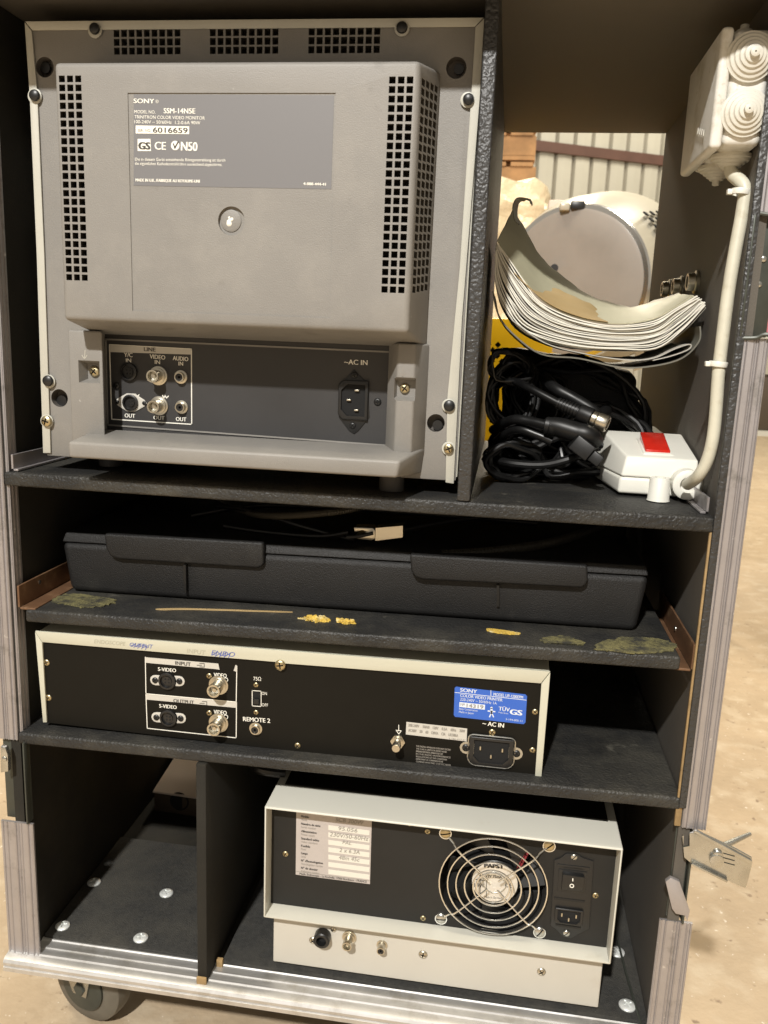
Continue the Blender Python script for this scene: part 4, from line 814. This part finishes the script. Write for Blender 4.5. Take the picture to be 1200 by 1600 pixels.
c = at(1074, 757, Y=60); bm = nb(); lathe(bm, c+V((0,14,0)), (0,-1,0), [(11,0),(12,2),(12,17),(10.8,18),(6.4,18),(6.2,12)], 28, cap=False)
gl = obj('cable_gland', bm, 'plaswhite', ps, smooth=True, ang=40); bm = nb(); cyl(bm, c+V((0,3,0)), (0,-1,0), 6.3, .5, 20); obj('gland_bore', bm, 'jgrey', gl)
tag(obj('power_strip_far_end', (lambda b: (hexa(b, [(490,152,36),(556,152,36),(556,152,74),(494,152,74),(488,235,36),(554,235,36),(554,235,78),(492,235,78)]), b)[1])(nb()), 'plaswhite', ps, bevel=4, seg=3), None, None)
ps.children[-1].name = 'socket_block'

# ================================================================== PAPERS
def ruled(front, back, Yf, Yb, th, crease=.7, k=5):
    A = [at(u, v, Y=Yf) for u, v in front]; B = [at(u, v, Y=Yb) if back is not None else None for u, v in (back or [])] or [p+V((0, Yb-Yf, 0)) for p in A]
    A = spline(A, k); B = spline(B, k); n = min(len(A), len(B)); bm = nb(); rows = []
    for i in range(n):
        r = []
        for t in range(9):
            p = A[i].lerp(B[i], t/8); cz = crease*(math.sin(i*1.9+t*1.3)*.5+math.sin(i*.7-t*2.1))*(t/8); r.append(bm.verts.new((min(max(p.x, 383.2), 561.8), p.y, p.z+cz)))
        rows.append(r)
    for i in range(n-1):
        for t in range(8): bm.faces.new((rows[i][t], rows[i+1][t], rows[i+1][t+1], rows[i][t+1]))
    return bm
bk = thing('paper_catalogue', 'thick sagging wad of white printed pages wedged above the cables', 'papers', (475, 150, 150))
bot = [(775,400),(774,440),(784,475),(812,515),(852,533),(905,545),(965,548),(1024,546),(1065,518),(1104,478)]
top = [(776,378),(792,402),(818,440),(841,467),(872,488),(914,502),(966,509),(1020,502),(1055,482),(1088,463)]
N = 26
for k in range(N):
    t = k/(N-1); rnd = random.Random(k)
    tt = t
    pts = [(a[0]*(1-t)+b_[0]*t+rnd.uniform(-1.8,1.8)*(1 if 1 < i < 9 else .6), a[1]*(1-t)+b_[1]*t+rnd.uniform(-1.3,1.3)) for i, (a, b_) in enumerate(zip(bot, top))]
    ext = rnd.uniform(-5, 3); pts[-1] = (pts[-1][0]+ext*.7, pts[-1][1]-ext*.6)
    bm = ruled(pts, None, 100+rnd.uniform(0, 4), 230, 1); obj('page_bundle', bm, 'paper' if k % 4 else 'paperg', bk, solid=.95 if k % 3 else .6, smooth=True, ang=60)
sh = ruled([(777,376),(798,410),(836,458),(870,484),(913,499),(966,506),(1020,499),(1055,480),(1084,462)], [(801,328),(816,350),(838,392),(870,425),(905,452),(947,472),(985,479),(1023,471),(1055,459)], 104, 205, 1)
f1 = obj('olive_folder', sh, 'olive', None, solid=.9, smooth=True); tag(f1, 'olive cream folder sheet curling up over the wad of white pages', 'folder')
bm = ruled([(803,426),(834,456),(868,480),(911,496),(950,503)], [(821,436),(848,446),(882,457),(921,474),(948,500)], 101, 150, 1)
tag(obj('tan_sheet', bm, 'tan', None, solid=.5, smooth=True), 'tan brown sheet lying between the olive folder and the white pages', 'paper sheet')
bm = ruled([(804,345),(801,325),(806,311),(816,309),(826,312),(829,318)], [(812,352),(808,332),(812,316),(822,312),(830,314),(832,321)], 120, 150, 1)
tag(obj('curled_corner', bm, 'oliveg', None, solid=.8, smooth=True), 'dark curled card corner standing up beside the divider', 'paper sheet')
bm = ruled([(770,455),(778,490),(800,520),(845,553),(905,560),(970,574),(1020,572),(1065,560),(1092,534),(1094,510)], None, 98, 240, 1)
tag(obj('dark_folder', bm, 'oliveg', None, solid=1.2, smooth=True), 'dark grey green folder forming the underside of the wad of pages', 'folder')
bm = ruled([(800,500),(850,535),(910,552),(975,562),(1020,560),(1055,545),(1078,538),(1076,546),(1050,556),(1020,563)], None, 96, 200, 1)
tag(obj('folded_sheet', bm, 'paperg', None, solid=.8, smooth=True), 'grey sheet with a looped fold under the right end of the pages', 'paper sheet')

# ================================================================== CABLES IN THE RIGHT COMPARTMENT
def coil(name, c, rx, rz, ry, n, r, seed, m, label, cat='cable', tilt=0, group=None):
    rnd = random.Random(seed); pts = []
    n = int(n*1.5); r *= .74
    for k in range(n*10):
        a = k/10*2*math.pi; j = 1+rnd.uniform(-.24,.16)
        x, z = math.cos(a)*rx*j, math.sin(a)*rz*j
        pts.append(V((min(max(c[0]+x*math.cos(tilt)-z*math.sin(tilt), 386+r), 555), c[1]+math.sin(a*.5+seed)*ry+(k/(n*10)-.5)*ry, max(c[2]+x*math.sin(tilt)+z*math.cos(tilt), 34.6+r))))
    bm = nb(); tube(bm, pts, r, 8, smooth=3); return tag(obj(name, bm, m, None, smooth=True), label, cat, group)
coil('cable_coil', (405,140,132), 20, 13, 14, 7, 1.9, 3, 'cable', 'coil of thin black cable at the top left against the yellow crate', tilt=-.3)
coil('cable_coil', (470,190,92), 62, 44, 20, 8, 3.0, 5, 'cable', 'large coil of black cable arching behind the plugs under the folders', tilt=-.25)
coil('cable_coil', (430,160,60), 34, 22, 26, 8, 3.2, 9, 'cable', 'low coil of black cable on the shelf beside the divider')
coil('cable_coil', (462,150,56), 38, 17, 24, 7, 3.6, 12, 'rubber', 'flattened coil of black cable lying left of the power strip')
coil('cable_coil', (425,190,100), 36, 30, 14, 6, 2.6, 21, 'cable', 'upright coil of black cable in front of the yellow crate')
bm = nb(); hexa(bm, [(400,205,36),(520,190,36),(525,190,128),(400,205,150),(410,285,36),(530,270,36),(532,270,130),(410,285,150)]); tag(obj('power_adapter', bm, 'soft', None, bevel=8, seg=4), 'matt black power adapter brick standing behind the coiled cables', 'adapter')
coil('cable_coil', (410,150,108), 22, 30, 20, 8, 2.4, 31, 'rubber', 'dense upright coil of black cable next to the divider')
coil('cable_coil', (500,160,70), 44, 26, 18, 7, 3.2, 37, 'cable', 'coil of black cable disappearing behind the white power strip', tilt=-.4)
coil('cable_coil', (415,120,52), 24, 15, 20, 6, 3.0, 41, 'cable', 'small coil of black cable low in the front left corner of the compartment')
bn = thing('bnc_cable', 'black cable ending in a ribbed strain relief and silver twist-lock plug', 'cable', (450, 100, 34))
b0, b1, b2, b3 = at(822,604,Y=110), at(872,630,Y=95), at(925,653,Y=85), at(937,657,Y=83)
bm = nb(); tube(bm, [at(780,600,Y=170), at(800,596,Y=140), b0, b1], 3.6, 12); obj('cable_sheath', bm, 'cable', bn, smooth=True)
ax = (b2-b1).normalized(); L_ = (b2-b1).length; prof = []
for k in range(7): h = L_*.62*k/7; prof += [(5+k*.2, h), (5+k*.2, h+L_*.055), (4.3+k*.2, h+L_*.06), (4.3+k*.2, h+L_*.085)]
prof += [(7.2, L_*.64), (7.6, L_*.7), (7.6, L_*.98), (6.6, L_)]
bm = nb(); lathe(bm, b1, ax, prof, 22); obj('strain_relief', bm, 'rubber', bn, smooth=True, ang=50)
bm = nb(); lathe(bm, b2, ax, [(5,0),(6.4,.5),(6.6,4),(5.6,4.6),(7,5.4),(7.2,13),(6.4,14),(5.2,14),(5,7)], 22, cap=False); obj('plug_shell', bm, 'nickel', bn, smooth=True, ang=50)
bm = nb(); cyl(bm, b2+ax*7, ax, 4.8, 1, 16); obj('plug_core', bm, 'white', bn)
t2 = thing('thick_black_cable', 'thick black cable lying above the silver twist-lock plug', 'cable', (470, 105, 34))
bm = nb(); tube(bm, [at(850,590,Y=150), at(866,606,Y=120), at(895,622,Y=112), at(925,640,Y=106), at(936,650,Y=112), at(948,640,Y=150)], 5, 12); obj('cable_sheath', bm, 'rubber', t2, smooth=True)
pl = thing('power_lead', 'black power lead with a moulded plug pointing at the white power strip', 'cable', (450, 90, 34))
bm = nb(); tube(bm, [at(770,672,Y=130), at(800,656,Y=100), at(830,659,Y=90), at(856,665,Y=84)], 4.2, 12); tube(bm, [at(775,690,Y=130), at(806,671,Y=100), at(840,680,Y=92), at(862,690,Y=90)], 4.0, 12); obj('cable_sheath', bm, 'cable', pl, smooth=True)
c0, c1_ = at(852,664,Y=86), at(920,680,Y=78); bm = nb(); tube(bm, [c0, c0.lerp(c1_, .3)+V((0,0,1)), c0.lerp(c1_, .7), c1_, at(932,690,Y=84)], lambda t: 6.4+2.2*math.sin(t*3.1), 14); obj('plug_body', bm, 'rubber', pl, smooth=True)
bm = nb(); lathe(bm, c0, (c1_-c0), [(6,0),(7.4,.6),(7.4,4),(6.8,4.6),(7.4,5.2),(7.4,9),(6,10)], 18); obj('plug_collar', bm, 'rubber', pl, smooth=True)
d0, d1 = at(895,688,Y=74), at(938,722,Y=66); ax = (d1-d0).normalized(); s_ = ax.cross(V((0,1,0))).normalized()
bm = nb(); q = [d0-s_*7, d0+s_*7]
hexa(bm, [d0-s_*7+V((0,-6,0)), d0+ax*18-s_*7+V((0,-6,0)), d0+ax*18+s_*7+V((0,-6,0)), d0+s_*7+V((0,-6,0)), d0-s_*7+V((0,7,0)), d0+ax*18-s_*7+V((0,7,0)), d0+ax*18+s_*7+V((0,7,0)), d0+s_*7+V((0,7,0))])
hexa(bm, [d0+ax*18.3-s_*5+V((0,-4,0)), d1-s_*5+V((0,-4,0)), d1+s_*5+V((0,-4,0)), d0+ax*18.3+s_*5+V((0,-4,0)), d0+ax*18.3-s_*5+V((0,5,0)), d1-s_*5+V((0,5,0)), d1+s_*5+V((0,5,0)), d0+ax*18.3+s_*5+V((0,5,0))]); obj('moulded_plug', bm, 'rubber', pl, bevel=1.2, seg=3)
bm = nb(); tube(bm, [at(760,710,Y=120), at(790,722,Y=100), at(850,726,Y=95), at(905,712,Y=95), at(930,700,Y=120)], 3.6, 10); tag(obj('black_cable', bm, 'cable', None, smooth=True), 'black cable curving along the shelf below the moulded plug', 'cable')

# ================================================================== LOWER LEFT: pale box behind
pb = thing('pale_lidded_box', 'flat brown box with a pale lid at the back of the lower left compartment', 'box', (85, 320, -423.8))
bm = nb(); hexa(bm, [(13,252,-423.8),(158,246,-423.8),(158,246,-399),(13,252,-399),(6,398,-423.8),(158,398,-423.8),(158,398,-399),(6,398,-399)]); obj('box_tray', bm, 'brownf', pb, bevel=1)
bm = nb(); hexa(bm, [(12,250,-398.8),(159,244,-398.8),(159,244,-396),(12,250,-396),(4,400,-398.8),(159,400,-398.8),(159,400,-390),(4,400,-390)]); obj('box_lid', bm, 'whiteb', pb, bevel=1)
bm = nb(); lathe(bm, (46, 250.6, -406), (0,-1,0), [(12,0),(12,.6),(10,.6),(10,.1),(0,.1)], 24); obj('hand_hole', bm, 'blackm', pb)

# ================================================================== BACKGROUND
# corrugated wall, turned 26 degrees
wl = thing('corrugated_wall', 'pale corrugated sheet wall with a red brown rail at the back of the warehouse', 'wall', (700, 6500, ZF))
wd = V((.90, .44, 0)).normalized(); wn = V((.44, -.90, 0)).normalized(); q0 = V((500, 6000, 0))
pitch = 150
bm = nb(); prev = None
for k in range(-22, 38):
    for s, d in ((0, 0), (.10, 0), (.16, 32), (.55, 36), (.94, 32)):
        p = q0 + wd*(pitch*(k+s)) + wn*d; a = bm.verts.new((p.x, p.y, ZF)); b_ = bm.verts.new((p.x, p.y, 4600))
        if prev: bm.faces.new((prev[0], a, b_, prev[1]))
        prev = (a, b_)
obj('cladding', bm, 'wallc', wl)
bm = nb()
for k in range(-22, 38):
    p = q0 + wd*(pitch*(k+.05)) + wn*6; a = wd*9; prism(bm, [p-a-wn*4, p+a-wn*4, p+a, p-a], (0,0,4600)); 
obj('sheet_seams', bm, 'seam', wl)
p = q0 + wn*60
def on_wall(u, v, off=60):   # pixel onto the wall plane
    d = ray(u, v); t = ((q0+wn*off-CAMLOC).dot(wn))/d.dot(wn); return CAMLOC+d*t
za = on_wall(838, 226).z; a = p-wd*4000; b_ = p+wd*5000
bm = nb(); hexa(bm, [(a.x,a.y,za-38),(b_.x,b_.y,za-38),(b_.x,b_.y,za+32),(a.x,a.y,za+32),(a.x+1,a.y+40,za-38),(b_.x+1,b_.y+40,za-38),(b_.x+1,b_.y+40,za+32),(a.x+1,a.y+40,za+32)]); obj('wall_rail', bm, 'purlin', wl)
# pallet stack
pt = thing('pallet_stack', 'tall stack of orange brown wooden pallets left of the corrugated wall', 'pallets', (200, 4200, ZF))
for k in range(13):
    bm = nb(); z = ZF+1+k*145; dx = random.uniform(-15, 15)
    for y in (3900, 4250, 4600): box(bm, -450+dx, 482+dx, y, y+95, z+22, z+112)
    for y in (3900, 4600): box(bm, -450+dx, 482+dx, y, y+95, z, z+20)
    for j in range(7): box(bm, -450+dx+j*134, -450+dx+j*134+110, 3890, 4700, z+114, z+134)
    o = obj('wooden_pallet', bm, 'wood', pt); 
# wrapped sacks
def sack(c, s, seed, label, rz=0):
    bm = nb(); rnd = random.Random(seed); bmesh.ops.create_grid; bmesh.ops.create_icosphere(bm, subdivisions=4, radius=1)
    for v in bm.verts:
        co = v.co.copy(); m_ = max(abs(co.x), abs(co.y), abs(co.z)); f = 1/m_; co = co.lerp(co*f, .55)
        wob = 1 + .05*math.sin(co.x*9+seed)+.04*math.sin(co.z*11+co.y*7+seed); v.co = Euler((0,0,rz)).to_matrix() @ V((co.x*s[0]*wob, co.y*s[1]*wob, co.z*s[2]*wob)) + V(c)
    return tag(obj('wrapped_sack', bm, 'wrap', None, smooth=True), label, 'sack', 'cream wrapped sacks')
sack((330, 2500, ZF+245), (190, 260, 245), 1, 'cream plastic wrapped sack at floor level behind the case'); sack((330, 2500, ZF+730), (186, 260, 240), 2, 'cream plastic wrapped sack in the middle of its stack'); sack((335, 2500, ZF+1080), (176, 230, 160), 4, 'crumpled cream plastic wrapped sack topmost of its stack', .2)
# drum machine
dm = thing('white_drum_machine', 'large white drum shaped machine with a grey disc lid behind the case', 'machine', (620, 1400, ZF))
cD = at(893, 442, Y=1200); axd = V((.42, 1, .04)).normalized(); rD = 151
bm = nb(); lathe(bm, cD, axd, [(0,-3),(rD*.6,-2),(rD*.93,0),(rD*.97,2),(rD*.97,6)], 64); obj('disc_lid', bm, 'drumg', dm, smooth=True)
bm = nb(); lathe(bm, cD+axd*6, axd, [(rD*.95,-2),(rD*1.03,-2),(rD*1.05,6),(rD*1.03,12)], 64, cap=False); obj('steel_rim', bm, 'chrome', dm, smooth=True)
bm = nb(); lathe(bm, cD+axd*18, axd, [(rD*.9,0),(rD*1.04,2),(rD*1.2,60),(rD*1.36,200),(rD*1.34,330),(rD*1,400),(0,410)], 64); sh_ = obj('drum_shell', bm, 'drumw', dm, smooth=True)
bm = nb(); bx = cD + V((0,0,rD+4)); box(bm, bx.x-14, bx.x+14, bx.y-10, bx.y+22, bx.z-12, bx.z+5); obj('lid_catch', bm, 'black', dm, bevel=3)
bm = nb(); box(bm, bx.x-36, bx.x-16, bx.y-9, bx.y+22, bx.z-14, bx.z+1); obj('catch_bracket', bm, 'drumw', dm, bevel=3)
bm = nb(); c2_ = cD + axd*180
for i in range(8):
    for j in range(3):
        a = R(48 - i*5.4); h = 40+j*34; u_ = basis(axd); 
        hz = V((0,0,1)); sd = axd.cross(hz).normalized(); dr = sd*math.cos(a)+hz*math.sin(a); rr = rD*(1.15+.0011*h)+3; cc_ = cD+axd*(18+h)+dr*rr
        tng = axd.cross(dr).normalized(); prism(bm, [cc_-tng*4-axd*12, cc_+tng*4-axd*12, cc_+tng*4+axd*12, cc_-tng*4+axd*12], dr*3)
obj('vent_slots', bm, 'blackm', dm)
bm = nb(); box(bm, cD.x-60, cD.x+150, cD.y+40, cD.y+330, ZF+2, cD.z-rD*.8); obj('machine_stand', bm, 'drumw', dm, bevel=10)
bm = nb(); c = cD+V((-50,-8,5)); cyl(bm, at(866,419,Y=1190), (0,-1,0), 8, 6, 12); obj('lid_knob', bm, 'black', dm)
# translucent sheet and card behind the drum
bm = nb(); P = [at(u, v, Y=1750) for u, v in ((846,322),(905,306),(932,300),(932,322),(915,335),(850,330))]; prism(bm, P, (0, 300, 0)); 
q_ = thing('white_carton', 'white carton with a grey end standing behind the drum machine', 'carton', (700, 1900, ZF)); 
bm = nb(); a, b_ = at(858, 312, Y=1800), at(934, 330, Y=1800); box(bm, a.x, b_.x, 1800, 2100, ZF+1, a.z); obj('carton_body', bm, 'whiteb', q_, bevel=3)
bm = nb(); a, b_ = at(911, 309, Y=1790), at(934, 321, Y=1790); box(bm, a.x, b_.x, 1792, 1799, b_.z, a.z); obj('carton_end', bm, 'inkg', q_)
# yellow crates
def crate(z0, label):
    t = thing('yellow_crate', label, 'crate', (260, 800, z0), 'yellow plastic crates'); x0_, x1_, y0_ = 60, 470, 700; h = 222
    bm = nb(); box(bm, x0_, x1_, y0_, y0_+300, z0, z0+h); cu = nb(); box(cu, x0_+5, x1_-5, y0_+5, y0_+295, z0+5, z0+h+9); hl_ = nb()
    for i in range(18):
        for j in range(4):
            cx = x0_+72+i*15+(j % 2)*7.5; cz = z0+h-40-j*8.4
            if cx < x1_-14: prism(hl_, [(cx-5,y0_-3,cz),(cx,y0_-3,cz-5),(cx+5,y0_-3,cz),(cx,y0_-3,cz+5)], (0, 6.5, 0))
    o = obj('crate_wall', bm, 'yellow', t, bevel=3, cuts=[(cu, 'yellow'), (hl_, 'blackm')])  # diamonds are blind pits cut in black, painting the dark of open holes
    return t
c1t = crate(-33, 'yellow plastic crate with diamond holes, on top of its stack behind the case'); crate(-258, 'yellow plastic crate second from the top of its stack'); crate(-483, 'yellow plastic crate at the bottom of its stack')
bm = nb(); box(bm, 50, 480, 695, 1005, ZF+1, -485); tag(obj('wooden_dolly', bm, 'wood', None, bevel=3), 'low wooden dolly under the yellow crates', 'dolly')
bm = nb(); sheet(bm, [(740,487),(764,489),(769,497),(740,495)], 700, 1.0); sn = obj('crate_sign', bm, 'whiteb', c1t)
bm = nb(); txt(bm, 'EL', (756,494.5),(766,496),6, 700, 2.0, bold=.8); obj('sign_letters', bm, 'ink', sn)
# dark bag at right edge of the opening, hoarding at far right
bm = nb()
for cz, rx, c_ in ((0, 110, 0), (120, 150, -20), (200, 110, 10), (280, 60, 45)):
    m_ = Matrix.Translation(on_wall(1030, 385-cz*.17, 500)+V((120+c_, -300, 0))) @ Matrix.Diagonal((rx, 110, 52, 1)); bmesh.ops.create_icosphere(bm, subdivisions=3, radius=1, matrix=m_)
tag(obj('black_bag_pile', bm, 'rubber', None, smooth=True), 'pile of black bags at the right edge of the rear opening', 'bags')
st_ = thing('stocked_rack', 'metal rack with pink cartons seen past the right edge of the case', 'rack', (1080, 1600, ZF))
bm = nb(); 
for z in (0, 230, 460): box(bm, 965, 1500, 1500, 1900, ZF+500+z, ZF+512+z)
for x in (965, 1490): box(bm, x, x+12, 1500, 1512, ZF+1, ZF+1150)
obj('rack_frame', bm, 'trim', st_)
bm = nb(); box(bm, 985, 1200, 1520, 1800, ZF+742.5, ZF+930); tag(obj('pink_carton', bm, 'pinkb', None, bevel=3), 'pink carton on the rack at the far right edge of the photo', 'carton')
bm = nb(); box(bm, 985, 1200, 1520, 1800, ZF+512.5, ZF+640); tag(obj('dark_carton', bm, 'brownf', None, bevel=3), 'dark brown carton on the rack shelf below the pink one', 'carton')
bm = nb(); tube(bm, [at(1204,625,Y=1400)+V((0,0,0)), at(1196,640,Y=1400), at(1190,655,Y=1400), at(1196,668,Y=1400), at(1210,676,Y=1400)], 9, 10)
bm.free()
